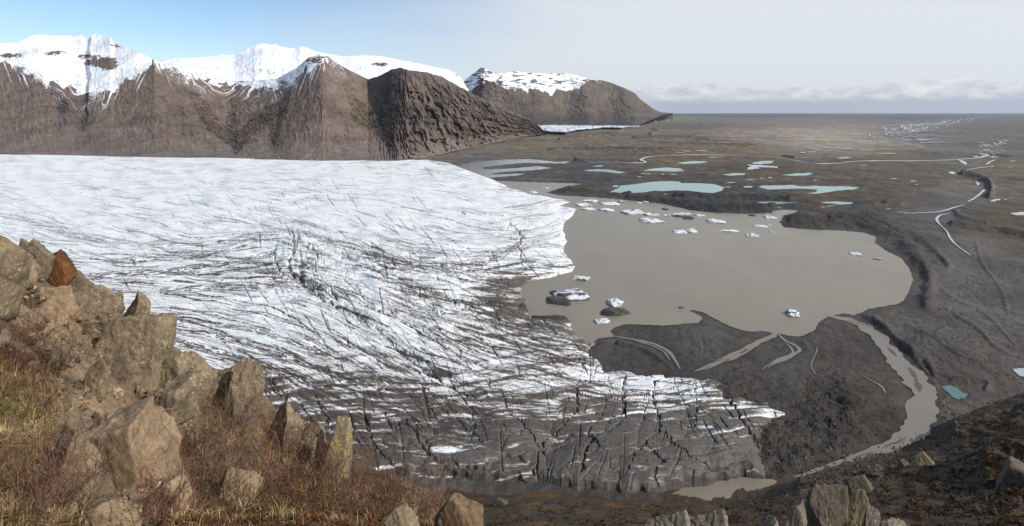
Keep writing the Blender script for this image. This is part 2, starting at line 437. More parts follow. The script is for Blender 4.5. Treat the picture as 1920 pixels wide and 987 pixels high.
def dist_pl(px, py, pl, ys=1.0):
    d = np.full(px.shape, 1e9)
    pl = np.array(pl, float)
    for a, b in zip(pl[:-1], pl[1:]):
        e = b - a; L = (e ** 2).sum() + 1e-9
        t = np.clip(((px - a[0]) * e[0] + (py - a[1]) * e[1]) / L, 0, 1)
        d = np.minimum(d, np.hypot(px - a[0] - t * e[0], (py - a[1] - t * e[1]) * ys))
    return d


def build_ground():
    px = np.arange(-420, 2420, 2.0)
    q = np.linspace(0, 1, 1150)
    dip = 4.2 * (760.0 / 4.2) ** (q ** 0.72)  # image rows below the horizon, in pixels
    
    PX, PY = np.meshgrid(px, HY + dip)
    X, Y = to_world(PX, PY)
    # outlying parts of the sheet stay coarse but broad
    amp = relief(PX + 25 * fbm(PX / 60, PY / 15, 2), PY)
    res = Y * Y / (HC * F) * 2.0                       # ground depth of an image cell
    n = fbm(X / 38, Y / 60, 5) + 0.5 * fbm(X / 9, Y / 12, 3) * (Y < 1400)
    rn = ridged(X / 55, Y / 80, 4) - 0.62
    Z = 0.35 + amp * (0.55 * n + 0.9 * rn)
    big = sstep(1500, 5000, Y)
    Z = Z + big * 9 * (fbm(X / 500, Y / 420, 4)) * sstep(1, 5, amp)
    # debris covered ice: hummocks with sharp breaks
    rough = sstep(3.5, 6, amp) * sstep(1000, 700, Y)
    d1, d2, cv = cell2((X + .4 * Y) / 17 + 0.7 * fbm(X / 14, Y / 14, 3), (Y - .3 * X) / 30 + 0.7 * fbm(X / 14 + 5, Y / 14, 3))
    Z = Z + rough * (2.2 * (cv - 0.4) - 1.4 * np.exp(-(d2 - d1) / 0.08) + 2.2 * (ridged((X + .5 * Y) / 24, (Y - .4 * X) / 40, 4) - .6))
    dk = np.zeros(PX.shape)
    for pl, w, h in RIDGES:
        pl = smooth_pl(pl)
        lo = pl.min(0) - w * 4; hi = pl.max(0) + w * 4
        k = (PX > lo[0]) & (PX < hi[0]) & (PY > lo[1]) & (PY < hi[1])
        if not k.any(): continue
        dd = dist_pl(PX[k], PY[k], pl) / w
        dd = dd * (1 + .5 * fbm(X[k] / 70, Y[k] / 110, 2)) + 0.7 * fbm(X[k] / 26, Y[k] / 40, 4)
        Z[k] += h * np.exp(-np.maximum(dd, 0) ** 2)
        dk[k] = np.maximum(dk[k], min(1, h / 6) * np.exp(-(np.maximum(dd, 0) / 1.1) ** 2))
    # flatten around the water
    wet = np.full(PX.shape, -1e9)
    for p in WATERPOLYS:
        p = np.array(p)
        lo = p.min(0) - [40, 18]; hi = p.max(0) + [40, 18]
        k = (PX > lo[0]) & (PX < hi[0]) & (PY > lo[1]) & (PY < hi[1])
        wx, wy = to_world(p[:, 0], p[:, 1])
        sd = poly_sd(X[k], Y[k], np.stack([wx, wy], 1))
        wet[k] = np.maximum(wet[k], sd)
    for pl in [RIVER] + STREAMS + FARSTREAMS:
        pl = np.array(pl); w = pl[:, 2].max()
        lo = pl.min(0)[:2] - 30; hi = pl.max(0)[:2] + 30
        k = (PX > lo[0]) & (PX < hi[0]) & (PY > lo[1]) & (PY < hi[1])
        sp = smooth_pl(pl, 1)
        best = np.full(k.sum(), -1e9)
        wx, wy = to_world(sp[:, 0], sp[:, 1]); ww = sp[:, 2] * wy / F
        xx = X[k]; yy = Y[k]
        for i in range(len(sp) - 1):
            a = np.array([wx[i], wy[i]]); e = np.array([wx[i + 1], wy[i + 1]]) - a; L = (e ** 2).sum() + 1e-9
            t = np.clip(((xx - a[0]) * e[0] + (yy - a[1]) * e[1]) / L, 0, 1)
            best = np.maximum(best, ww[i] * (1 - t) + ww[i + 1] * t - np.hypot(xx - a[0] - t * e[0], yy - a[1] - t * e[1]))
        wet[k] = np.maximum(wet[k], best)
    m = sstep(0, 1, -wet / (6 + Y * 0.012))
    Z = np.where(wet > -1e8, -0.2 * (1 - m) + Z * m, Z)
    Z = np.where((m < 1) & (wet < 0), np.maximum(Z, -0.1), Z)
    C = gcol(PX + 30 * fbm(X / 90, Y / 200, 3), PY + (PY - HY) * 0.06 * fbm(X / 120 + 5, Y / 260, 3))
    v = fbm(X / 70, Y / 160, 5)
    v2 = fbm(X / 420 + 3, Y / 900, 4) + 1.3 * fbm(PX / 210 + 2, np.log(dip)[:, None] * 17 + .3 * fbm(PX / 60, PY / 9, 3), 4) * sstep(900, 2000, Y)
    C = C * (1 + 0.26 * v + 0.22 * v2 + .30 * fbm(PX / 14, np.log(dip)[:, None] * 60, 3) * sstep(900, 2200, Y) * sstep(20000, 9000, Y))[..., None]
    C = C * (1 - 0.28 * dk)[..., None]
    # heath tint in broad patches on the far plain
    hz = sstep(0.05, 0.5, fbm(X / 260 + 9, Y / 500, 4)) * sstep(900, 1500, Y) * sstep(0.8, 2.5, amp)
    C = C * (1 - hz[..., None]) + (C * np.array([1.12, 1.0, 0.82])) * hz[..., None]
    # braid plain near the viewpoint: faint channels of paler and darker gravel
    ch = np.abs(fbm((X - 0.55 * Y) / 26 + 0.8 * fbm(X / 60, Y / 60, 2), (X + Y * .8) / 210, 4))
    low = sstep(2.2, 0.9, amp) * sstep(1300, 800, Y)
    C = C * (1 + low * (0.45 * np.exp(-ch / 0.03) - 0.40 * np.exp(-np.abs(ch - 0.13) / 0.03)))[..., None]
    Z = Z - low * 0.9 * np.exp(-np.abs(ch - 0.13) / 0.04) * m
    # specks of bare ice in the rubble
    sp = sstep(0.80, 0.86, noise2(X / 2.3, Y / 2.3)) * rough * sstep(.1, .5, fbm(X / 40, Y / 40, 2))
    C = C * (1 - sp[..., None]) + 0.32 * sp[..., None]
    # wet dark edge of the shores
    edge = np.exp(-np.maximum(-wet, 0) / (1.2 + Y * 0.002))
    C = C * (1 - 0.25 * edge * (wet > -1e8))[..., None]
    globals()['GGRID'] = (px, dip, Z)
    o = grid_obj('ground', X, Y, Z, M_ground, {'col': C})
    tag(o, 'dark gravel outwash plain with moraines running to the horizon', 'ground', kind='structure')


build_ground()


# ------------------------------------------------------------------ water
def rough_outline(poly, step, amp):
    p = polyline_pts(np.vstack([poly, poly[:1]]), step)[:-1]
    x, y = to_world(p[:, 0], p[:, 1])
    s = y / F
    n1 = fbm(p[:, 0] / 9.0, p[:, 1] / 3.0, 4); n2 = fbm(p[:, 0] / 9.0 + 40, p[:, 1] / 3.0 + 7, 4)
    dyy = y * y / (HC * F)
    return np.stack([x + n1 * amp * s, y + n2 * amp * 0.45 * dyy], 1)


def water_sheet(name, poly, z, mat, step=2.0, amp=2.0):
    w = rough_outline(np.array(poly, float), step, amp)
    me = bpy.data.meshes.new(name)
    me.from_pydata([(float(a), float(b), z) for a, b in w], [], [list(range(len(w)))])
    me.update()
    if me.polygons[0].normal.z < 0: me.flip_normals()
    # triangulate the big outline so that it shades cleanly
    import bmesh
    bm = bmesh.new(); bm.from_mesh(me); bmesh.ops.triangulate(bm, faces=bm.faces[:]); bm.to_mesh(me); bm.free()
    o = add_obj(name, me, mat)
    return o


def ribbon(name, pls, z, mat, jit=0.25, wk=1.0):
    V = []; Q = []; ZL = []
    for k_, pl in enumerate(pls):
        sp = polyline_pts(smooth_pl(pl, 2), 2.5)
        x, y = to_world(sp[:, 0], sp[:, 1])
        t = np.gradient(np.stack([x, y], 1), axis=0); t /= np.linalg.norm(t, axis=1)[:, None] + 1e-9
        nrm = np.stack([-t[:, 1], t[:, 0]], 1)
        # the width is in image pixels across the line of sight, so widen along it by the local dip
        sx = sp[:, 2] * wk * y / F; sy = sp[:, 2] * wk * y * y / (HC * F) * 0.55
        w = 1.0 / np.sqrt((nrm[:, 0] / sx) ** 2 + (nrm[:, 1] / sy) ** 2)
        j1 = 1 + jit * fbm(sp[:, 0] / 26, sp[:, 1] / 16, 2); j2 = 1 + jit * fbm(sp[:, 0] / 26 + 50, sp[:, 1] / 16, 2)
        L = np.stack([x, y], 1) + nrm * (w * j1)[:, None]; R = np.stack([x, y], 1) - nrm * (w * j2)[:, None]
        b = len(V) and sum(len(a) for a in V)
        n = len(L)
        V.append(np.concatenate([L, R])); ZL.append(np.full(2 * n, z + .015 * k_))
        i = np.arange(n - 1)
        Q.append(np.stack([i, i + 1, n + i + 1, n + i], 1) + b)
    V = np.concatenate(V); Q = np.concatenate(Q)
    V = np.concatenate([V, np.concatenate(ZL)[:, None]], 1)
    me = raw_mesh(name, V, Q, 4)
    me.update()
    fl = np.zeros(len(me.polygons) * 3); me.polygons.foreach_get('normal', fl)
    if fl[2::3].mean() < 0: me.flip_normals()
    return add_obj(name, me, mat)


tag(water_sheet('lake_water', LAKE, 0.25, M_lake, 2.0, 2.2), 'silty grey brown meltwater lake at the glacier snout', 'lake', kind='structure')
tag(water_sheet('braided_shallows_water', FARWATER, 0.25, M_grey, 2.0, 1.5), 'grey shallow water fingers beside the far glacier margin', 'shallows', kind='structure')
MW = {'teal': M_teal, 'grey': M_bright, 'turq': M_turq, 'silt': M_lake}
for kind, lab, poly in PONDS:
    tag(water_sheet('pond', poly, 0.3, MW[kind], 1.5, 1.2), lab, 'pond', 'ponds on the outwash plain', 'structure')
tag(ribbon('river', [RIVER], 0.32, M_river, .5), 'silty river curving from the lake outlet past the rubble', 'river', kind='structure')
tag(ribbon('delta_stream', STREAMS, 0.30, M_river, .8), 'silty streams crossing the grey mud delta', 'stream', kind='structure')
m = Mat('wet_gravel'); M_bar = m.out(tuple(s2l(92, 87, 80)), .8)
for pl in ([(1602, 600, 1), (1618, 606, 4), (1634, 616, 1)], [(1590, 601, .6), (1606, 606, 2), (1622, 614, .6)], [(1664, 652, 1), (1672, 660, 4), (1682, 670, 1)], [(1704, 690, 1), (1712, 702, 5), (1722, 716, 1)], [(1716, 712, 1), (1722, 722, 6), (1724, 736, 1)], [(1700, 822, 1), (1684, 830, 4), (1668, 834, 1)], [(1640, 848, .6), (1622, 853, 2), (1604, 858, .6)]):
    tag(ribbon('gravel_bar', [pl], .45, M_bar, .8), 'low gravel bar in the silty river', 'gravel bar', 'gravel bars in the river', 'structure')
tag(ribbon('far_stream', FARSTREAMS, 0.6, M_bright, .5, .88), 'thin pale stream winding across the plain', 'stream', kind='structure')


def pool_set():
    V = []; Fc = []
    r = random.Random(3)
    for cx, cy, w, h in small_pools:
        n = 18; b = len(V)
        ph = r.random() * 6
        for i in range(n):
            a = 2 * math.pi * i / n
            k = 0.75 + 0.35 * math.sin(2 * a + ph) * r.random() + 0.2 * r.random()
            x, y = to_world(cx + math.cos(a) * w / 2 * k, cy + math.sin(a) * h / 2 * k)
            V.append((float(x), float(y), 0.6 + y * 0.0004))
        Fc.append(list(range(b + n - 1, b - 1, -1)))
    for i in range(40):
        py = r.uniform(262, 300); cx = r.uniform(1838, 1890) - (py - 262) * .3
        w = r.uniform(3, 12); h = r.uniform(.5, 1.4); b = len(V)
        for a in np.linspace(0, 2 * math.pi, 9)[:-1]:
            x, y = to_world(cx + math.cos(a) * w / 2, py + math.sin(a) * h / 2 + math.cos(a) * w * .12)
            V.append((float(x), float(y), 0.5 + y * 0.0004))
        Fc.append(list(range(b + 7, b - 1, -1)))
    me = bpy.data.meshes.new('pools'); me.from_pydata(V, [], Fc); me.update()
    fl = np.zeros(len(me.polygons) * 3); me.polygons.foreach_get('normal', fl)
    if fl[2::3].mean() < 0: me.flip_normals()
    return add_obj('pools', me, M_bright)


def braids():
    r = random.Random(12); out = []
    spine = np.array([(1650, 257), (1672, 250), (1690, 243), (1712, 236), (1738, 230), (1760, 226), (1800, 222), (1850, 219)], float)
    for k in range(14):
        a0 = r.uniform(0, .5); b0 = min(1, a0 + r.uniform(.3, .7)); ph = r.uniform(0, 6.3); off = r.gauss(0, 1)
        pl = []
        for t in np.linspace(a0, b0, 26):
            py = 257 + (219 - 257) * t
            cx = np.interp(-py, -spine[:, 1], spine[:, 0])
            sp_ = 34 * math.sin(math.pi * min(1, t * .9 + .12)) + 6
            x = cx + sp_ * (off * .8 + .7 * math.sin(ph + t * 13 + k) + .3 * math.sin(ph * 3 + t * 31)) + 20 * t
            pl.append((x, py + .5 * math.sin(t * 40 + ph), r.uniform(.4, 1.3) * (1.1 - .7 * t)))
        out.append(pl)
    for k in range(300):
        py = 219.5 + 50 * r.random() ** 1.5
        c0 = np.interp(py, [219, 226, 232, 240, 250, 258, 268], [1850, 1775, 1745, 1705, 1690, 1690, 1740])
        sp_ = np.interp(py, [219, 226, 240, 250, 258, 268], [30, 60, 70, 55, 60, 40])
        t = (py - 219) / 50
        cx = c0 + r.gauss(0, .55) * sp_
        w = r.uniform(4, 20) * (.45 + t); a = r.uniform(-.08, .12) * w; b_ = r.uniform(-.4, .4)
        out.append([(cx - w / 2, py - a / 2, .1), (cx - w * .2, py - a * .2 + b_, r.uniform(.4, 1.0) * (.4 + t)), (cx + w * .2, py + a * .3 - b_, r.uniform(.4, 1.0) * (.4 + t)), (cx + w / 2, py + a / 2, .1)])
    return out


tag(ribbon('braided_river', braids(), 5.0, M_bright, .5, 1.25), 'thin silvery braided river channels winding towards the horizon', 'river', kind='structure')
tag(pool_set(), 'small glinting pools scattered on the far plain', 'pools', kind='structure')

m = Mat('road_gravel'); M_road = m.out(tuple(s2l(88, 80, 74)), 0.95)
tag(ribbon('road', [[(1470, 248, .35), (1520, 255, .45), (1580, 265, .55), (1640, 274.5, .6), (1720, 276, .5)]], 9.0, M_road, .1), 'thin straight dark road crossing the pale sand plain', 'road', kind='structure')


# ================================================================== GLACIER
GL = [(-420, 279), (-100, 281), (0, 283), (100, 287), (300, 291), (550, 297), (740, 298), (800, 300), (840, 305), (866, 316), (895, 326), (930, 340), (955, 352), (990, 362), (1040, 372), (1070, 379), (1050, 385), (1082, 392), (1078, 402), (1058, 420), (1056, 436), (1061, 452), (1057, 468), (1066, 482), (1080, 500), (1070, 512), (1030, 522), (985, 530), (976, 545), (986, 560), (984, 575), (992, 588), (1040, 592), (1072, 602), (1070, 618), (1090, 632), (1112, 645), (1108, 660), (1130, 690), (1200, 704), (1260, 708), (1345, 713), (1372, 735), (1430, 758), (1462, 775), (1430, 800), (1424, 840), (1436, 880), (1432, 900), (1380, 905), (1330, 915), (1250, 928), (1180, 936), (1080, 926), (1000, 914), (900, 905), (800, 900), (600, 900), (300, 900), (-420, 900)]
# family A: long cracks. image x, image y, tilt (deg, + = falling to the right), density, width
FA = [(-100, 300, 1, .12, .7), (100, 310, 1, .10, .7), (400, 310, 0, .12, .7), (500, 325, 0, .75, .8), (600, 320, -6, .35, .8), (800, 312, 8, .7, .8), (750, 335, 4, .3, .7), (950, 360, 10, .7, .8), (900, 335, 12, .6, .8),
      (100, 350, 3, .2, .8), (50, 400, 12, .5, .9), (150, 400, 18, .5, .9), (250, 395, 10, .3, .8), (300, 370, 3, .15, .8), (350, 420, 22, .4, .8), (450, 400, 25, .45, .9), (500, 385, 14, .6, .9), (650, 370, 8, .3, .8), (650, 420, 15, .4, .9), (800, 380, 12, .3, .8), (750, 420, 30, .4, .9), (900, 380, 14, .35, .9), (980, 400, -16, .8, .9), (1050, 405, -20, .9, 1),
      (80, 450, 12, .6, 1), (150, 480, 10, .8, 1), (250, 460, 10, .6, 1), (300, 505, -2, 1, 1.3), (250, 530, 2, 1, 1.2), (400, 500, -7, 1, 1.3), (450, 470, -14, 1, 1.2), (480, 520, -8, 1, 1.3), (430, 445, -16, .8, 1.1),
      (600, 440, 30, .7, 1), (700, 450, 14, .8, 1), (650, 480, 12, 1, 1.1), (800, 470, 6, .9, 1), (900, 480, 0, .7, 1), (900, 440, 14, .6, .9), (1000, 440, -12, .8, 1), (1040, 480, 8, .8, 1), (980, 500, -10, .8, 1), (820, 430, 22, .6, 1),
      (300, 560, 8, .7, 1.1), (450, 560, 12, .6, 1.1), (350, 620, 14, .7, 1.2), (330, 650, 16, 1, 1.5), (450, 620, 18, .7, 1.2), (420, 670, 20, 1, 1.5), (550, 640, 26, .9, 1.3), (620, 600, 30, .8, 1.3), (700, 600, 34, 1, 1.4), (760, 560, 18, .8, 1.2), (850, 540, 10, .9, 1.2), (900, 570, 12, 1, 1.3), (960, 550, 4, 1, 1.3),
      (700, 660, 34, .8, 1.3), (800, 640, 32, .9, 1.3), (850, 690, 26, .9, 1.3), (900, 620, 24, 1, 1.3), (1000, 600, 14, 1, 1.4), (1050, 640, 20, 1, 1.4), (1000, 660, 20, 1, 1.3), (550, 700, 24, 1, 1.6), (650, 730, 26, 1, 1.6), (600, 780, 20, 1, 1.6), (750, 760, 24, .9, 1.5), (850, 740, 16, .8, 1.4), (950, 720, 12, .7, 1.4), (1000, 690, 10, .6, 1.3),
      (700, 840, 20, .5, 1.6), (900, 800, 14, .5, 1.5), (1050, 730, 18, .5, 1.4), (1150, 730, 10, .4, 1.4), (1250, 740, 6, .4, 1.4), (1350, 760, 10, .5, 1.4), (1000, 850, -20, .3, 1.6), (1200, 800, 2, .4, 1.5), (1300, 850, 8, .4, 1.5), (-200, 480, 10, .6, 1), (-200, 650, 14, .7, 1.3)]
# family B: cross crevasses
FB = [(0, 320, 30, .02, .7), (500, 325, 20, .2, .7), (300, 350, 40, .02, .7), (200, 420, 55, .15, .9), (380, 430, 50, .5, 1), (480, 400, 50, .6, 1), (520, 400, 70, .6, 1), (650, 400, 60, .35, .9), (760, 410, 55, .5, 1), (900, 400, 45, .3, .9), (940, 420, -40, .9, 1), (980, 380, 50, .2, .9), (1030, 440, 40, .3, 1), (960, 470, 70, .8, 1.2),
      (540, 460, 100, 1, 1.6), (580, 500, 70, 1, 1.6), (640, 540, 60, 1, 1.5), (500, 520, 50, .7, 1.3), (450, 480, 40, .3, 1), (300, 500, 60, .12, 1), (150, 500, 50, .12, 1), (700, 570, 60, .9, 1.4), (760, 530, 75, .9, 1.3), (820, 530, 80, .9, 1.3), (880, 520, 60, .6, 1.2), (780, 590, 55, .8, 1.3), (900, 560, 50, .7, 1.3), (980, 570, 60, .6, 1.3),
      (400, 600, 60, .03, 1.2), (350, 640, 58, .05, 1.3), (500, 600, 58, .05, 1.3), (500, 660, 58, .12, 1.4), (600, 640, 60, .2, 1.5), (680, 640, 60, .5, 1.5), (750, 650, 62, .6, 1.5), (850, 620, 50, .6, 1.4), (1000, 620, 62, .7, 1.4), (1050, 650, 50, .6, 1.4), (900, 680, 60, .4, 1.3),
      (550, 740, 62, .9, 1.8), (650, 780, 64, 1, 1.9), (750, 760, 60, .9, 1.8), (700, 850, 72, .7, 2.2), (800, 860, 70, .7, 2), (900, 800, 60, .5, 1.8), (960, 820, 120, .4, 1.8), (1000, 760, 65, .3, 1.6), (1080, 760, 105, .5, 2), (1180, 760, 95, .5, 2), (1250, 760, 88, .5, 1.8), (1350, 770, 55, .5, 1.8), (1100, 860, 115, .4, 2.2), (1250, 860, 110, .3, 2.2), (1400, 830, 60, .5, 2), (-200, 500, 50, .1, 1)]
# overall dirt cover: image x, image y, dirt
FD = [(0, 300, .0), (400, 300, .0), (700, 310, .0), (500, 325, .12), (820, 312, .22), (950, 365, .16), (100, 380, .01), (400, 380, .01), (700, 380, .0), (900, 390, .01), (1040, 410, .08), (100, 460, .12), (300, 505, .24), (420, 500, .30), (450, 465, .25), (250, 560, .10), (450, 560, .10), (560, 470, .22), (650, 440, .05), (720, 490, .66), (690, 482, .5), (780, 498, .55), (640, 510, .12), (720, 455, .02), (780, 470, .05), (700, 525, .10), (640, 470, .1), (770, 522, .10), (850, 450, .05), (850, 500, .22), (900, 490, .18), (1000, 470, .12), (1050, 500, .22), (900, 540, .42), (960, 545, .62), (970, 575, .75), (860, 545, .3), (1010, 595, .55), (1040, 598, .8), (760, 540, .22), (820, 580, .22), (1050, 625, .35), (900, 620, .20), (700, 600, .15), (600, 600, .08), (400, 620, .08), (330, 655, .20), (430, 672, .22), (480, 700, .42), (550, 650, .08), (600, 690, .12), (700, 660, .10), (820, 680, .10), (950, 660, .25), (1080, 655, .5), (1010, 695, .16),
      (545, 712, .52), (520, 760, .50), (600, 742, .64), (690, 742, .62), (780, 746, .56), (640, 770, .46), (720, 710, .28), (860, 720, .26), (900, 765, .42), (980, 725, .16), (1060, 730, .10), (1140, 730, .08), (1230, 730, .12), (1310, 728, .12), (1340, 750, .15), (1390, 768, .25), (1430, 775, .15), (1370, 740, .7), (1200, 722, .1), (1290, 755, .5), (1180, 765, .6), (1090, 765, .45), (640, 800, .46), (700, 830, .52), (800, 830, .56), (900, 820, .66), (1000, 790, .62), (1060, 800, .72), (1150, 800, .85), (1250, 800, .82), (1350, 800, .85), (1420, 830, .95), (740, 880, .78), (900, 870, .86), (1000, 860, .84), (1100, 860, .92), (1250, 850, .96), (1350, 870, .98), (1000, 905, .98), (1150, 920, 1), (1300, 910, 1), (-200, 300, .0), (-200, 460, .12), (-200, 650, .3)]
FB = [(a[0], a[1], a[2], a[3] * (.45 if a[1] > 730 else 1), a[4]) for a in FB]
TRENCH = [([(548, 436), (552, 455), (547, 478), (540, 500), (556, 518), (585, 530), (615, 545), (650, 562)], 5, 5), ([(556, 518), (600, 555), (650, 585), (700, 605), (745, 650), (790, 688), (850, 725), (880, 742)], 6, 3.5), ([(620, 546), (680, 570), (740, 590), (800, 622), (850, 655), (880, 690)], 4, 5), ([(520, 455), (512, 480), (530, 512)], 4, 5), ([(580, 455), (600, 480), (590, 505)], 4, 4),
          ([(1087, 703), (1081, 735), (1086, 765), (1062, 795), (1022, 828), (1010, 860), (1000, 890)], 4, 7), ([(1172, 708), (1168, 740), (1172, 770), (1165, 800), (1112, 820), (1095, 850), (1090, 895)], 5, 8), ([(1232, 712), (1222, 735), (1228, 760), (1246, 815), (1200, 838), (1178, 880)], 4, 7), ([(1362, 730), (1385, 780), (1418, 825), (1434, 868)], 5, 7), ([(1246, 815), (1275, 855), (1330, 880)], 3, 5),
          ([(683, 775), (697, 830), (742, 885)], 4, 7), ([(760, 790), (790, 845), (850, 895)], 4, 7), ([(592, 740), (612, 790), (660, 850)], 3, 6), ([(500, 700), (540, 760), (580, 800)], 3, 5), ([(830, 765), (870, 800), (910, 840)], 3, 4), ([(960, 778), (980, 800), (1010, 845)], 3, 4), ([(1100, 820), (1020, 850)], 3, 4), ([(955, 420), (980, 440), (970, 470), (985, 505)], 3, 4), ([(785, 545), (800, 575), (830, 590)], 4, 5), ([(845, 560), (880, 580), (900, 590)], 4, 5), ([(1140, 705), (1150, 740), (1120, 790)], 2, 4), ([(1300, 718), (1310, 760), (1300, 810)], 2.5, 4)]


BANDS = [([(150, 522), (230, 514), (300, 510), (390, 500), (460, 488), (520, 470)], 1.5, .9), ([(180, 490), (260, 488), (340, 480), (430, 470)], 1.2, .8), ([(300, 545), (400, 538), (490, 540), (540, 526)], 1.3, .8), ([(436, 447), (509, 435), (557, 431), (619, 452), (677, 471), (765, 486), (837, 500)], 1.3, .75),
         ([(640, 478), (700, 488), (770, 498), (850, 497), (930, 488), (969, 460), (985, 440)], 1.4, .85), ([(660, 500), (730, 504), (800, 508), (900, 506), (1000, 500)], 1.2, .7), ([(740, 462), (800, 472), (874, 478), (947, 471), (1010, 450), (1050, 440)], 1.0, .7), ([(820, 440), (900, 450), (970, 440)], .9, .6), ([(300, 612), (420, 630), (546, 670), (660, 715), (760, 735)], 1.5, .9), ([(300, 636), (400, 655), (520, 690), (620, 730)], 1.6, .9), ([(320, 600), (450, 612), (560, 645), (690, 690), (800, 722)], 1.3, .8),
         ([(480, 775), (600, 768), (720, 790), (880, 800), (1000, 785)], 1.8, .8), ([(560, 810), (680, 815), (800, 812), (900, 800)], 2.0, .9), ([(90, 430), (160, 446), (240, 458), (330, 462)], 1.0, .6), ([(440, 330), (500, 322), (560, 318), (600, 326)], .8, .45), ([(180, 352), (300, 357), (420, 352), (540, 342)], .7, .4), ([(0, 402), (60, 416), (120, 436), (200, 452)], 1.0, .6)]


def strokes(ctrl, count, lmin, lmax, seed, px0, sx, py0, sy, shape, jitter=10, step=0.7, wmul=1.0):
    r = np.random.default_rng(seed)
    f = field(ctrl, 3.5)
    n = count * 5
    X0 = r.uniform(-260, 1480, n); Y0 = 284 + (930 - 284) * r.random(n) ** 1.15
    a = f(X0, Y0)
    k = r.random(n) < a[:, 1]
    X0 = X0[k][:count]; Y0 = Y0[k][:count]; n = len(X0)
    # clumps: strokes gather where a slow noise is high
    k = fbm(X0 / 70, Y0 / 26, 3) + r.normal(0, .35, n) > -0.05
    X0 = X0[k]; Y0 = Y0[k]; n = len(X0)
    sc = 0.25 + (Y0 - 280) / 330.0
    L = r.uniform(lmin, lmax, n) * np.minimum(sc, 1.5) * np.exp(r.normal(0, .4, n))
    st = np.maximum(L / 70, step)
    nst = 70
    th = np.radians(r.normal(0, jitter, n)); cur = r.normal(0, .0012, n)
    x = X0.copy(); y = Y0.copy()
    width = np.clip(.85 * np.exp(r.normal(0, .5, n)), .4, 2.6)
    val = r.uniform(.45, 1.0, n)
    P = []; VV = []; WW = []
    done = np.zeros(n)
    for i in range(nst):
        a = f(x, y)
        ang = np.radians(a[:, 0]) + th + cur * done + 0.17 * fbm(x / 40, y / 16, 2)
        alive = done < L
        t = np.clip(done / L, 0, 1)
        tp = np.minimum(1, np.minimum(t, 1 - t) * 4 + .25)
        w = a[:, 2] * width * tp * wmul * (0.8 + 0.5 * noise2(x / 6 + 9, y / 3))
        P.append(np.stack([(y - py0) / sy, (x - px0) / sx], 1)[alive]); VV.append((val * tp)[alive]); WW.append((w / sy)[alive])
        x = x + np.cos(ang) * st; y = y + np.sin(ang) * st * 0.9
        done = done + st
    P = np.concatenate(P); VV = np.concatenate(VV); WW = np.concatenate(WW)
    return splat(shape, P, VV, np.clip(WW, .9, 7))


def blur(a, n=1):
    for _ in range(n):
        b = np.pad(a, 1, mode='edge')
        a = (b[:-2, 1:-1] + b[2:, 1:-1] + b[1:-1, :-2] + b[1:-1, 2:] + 2 * b[1:-1, 1:-1]) / 6
    return a


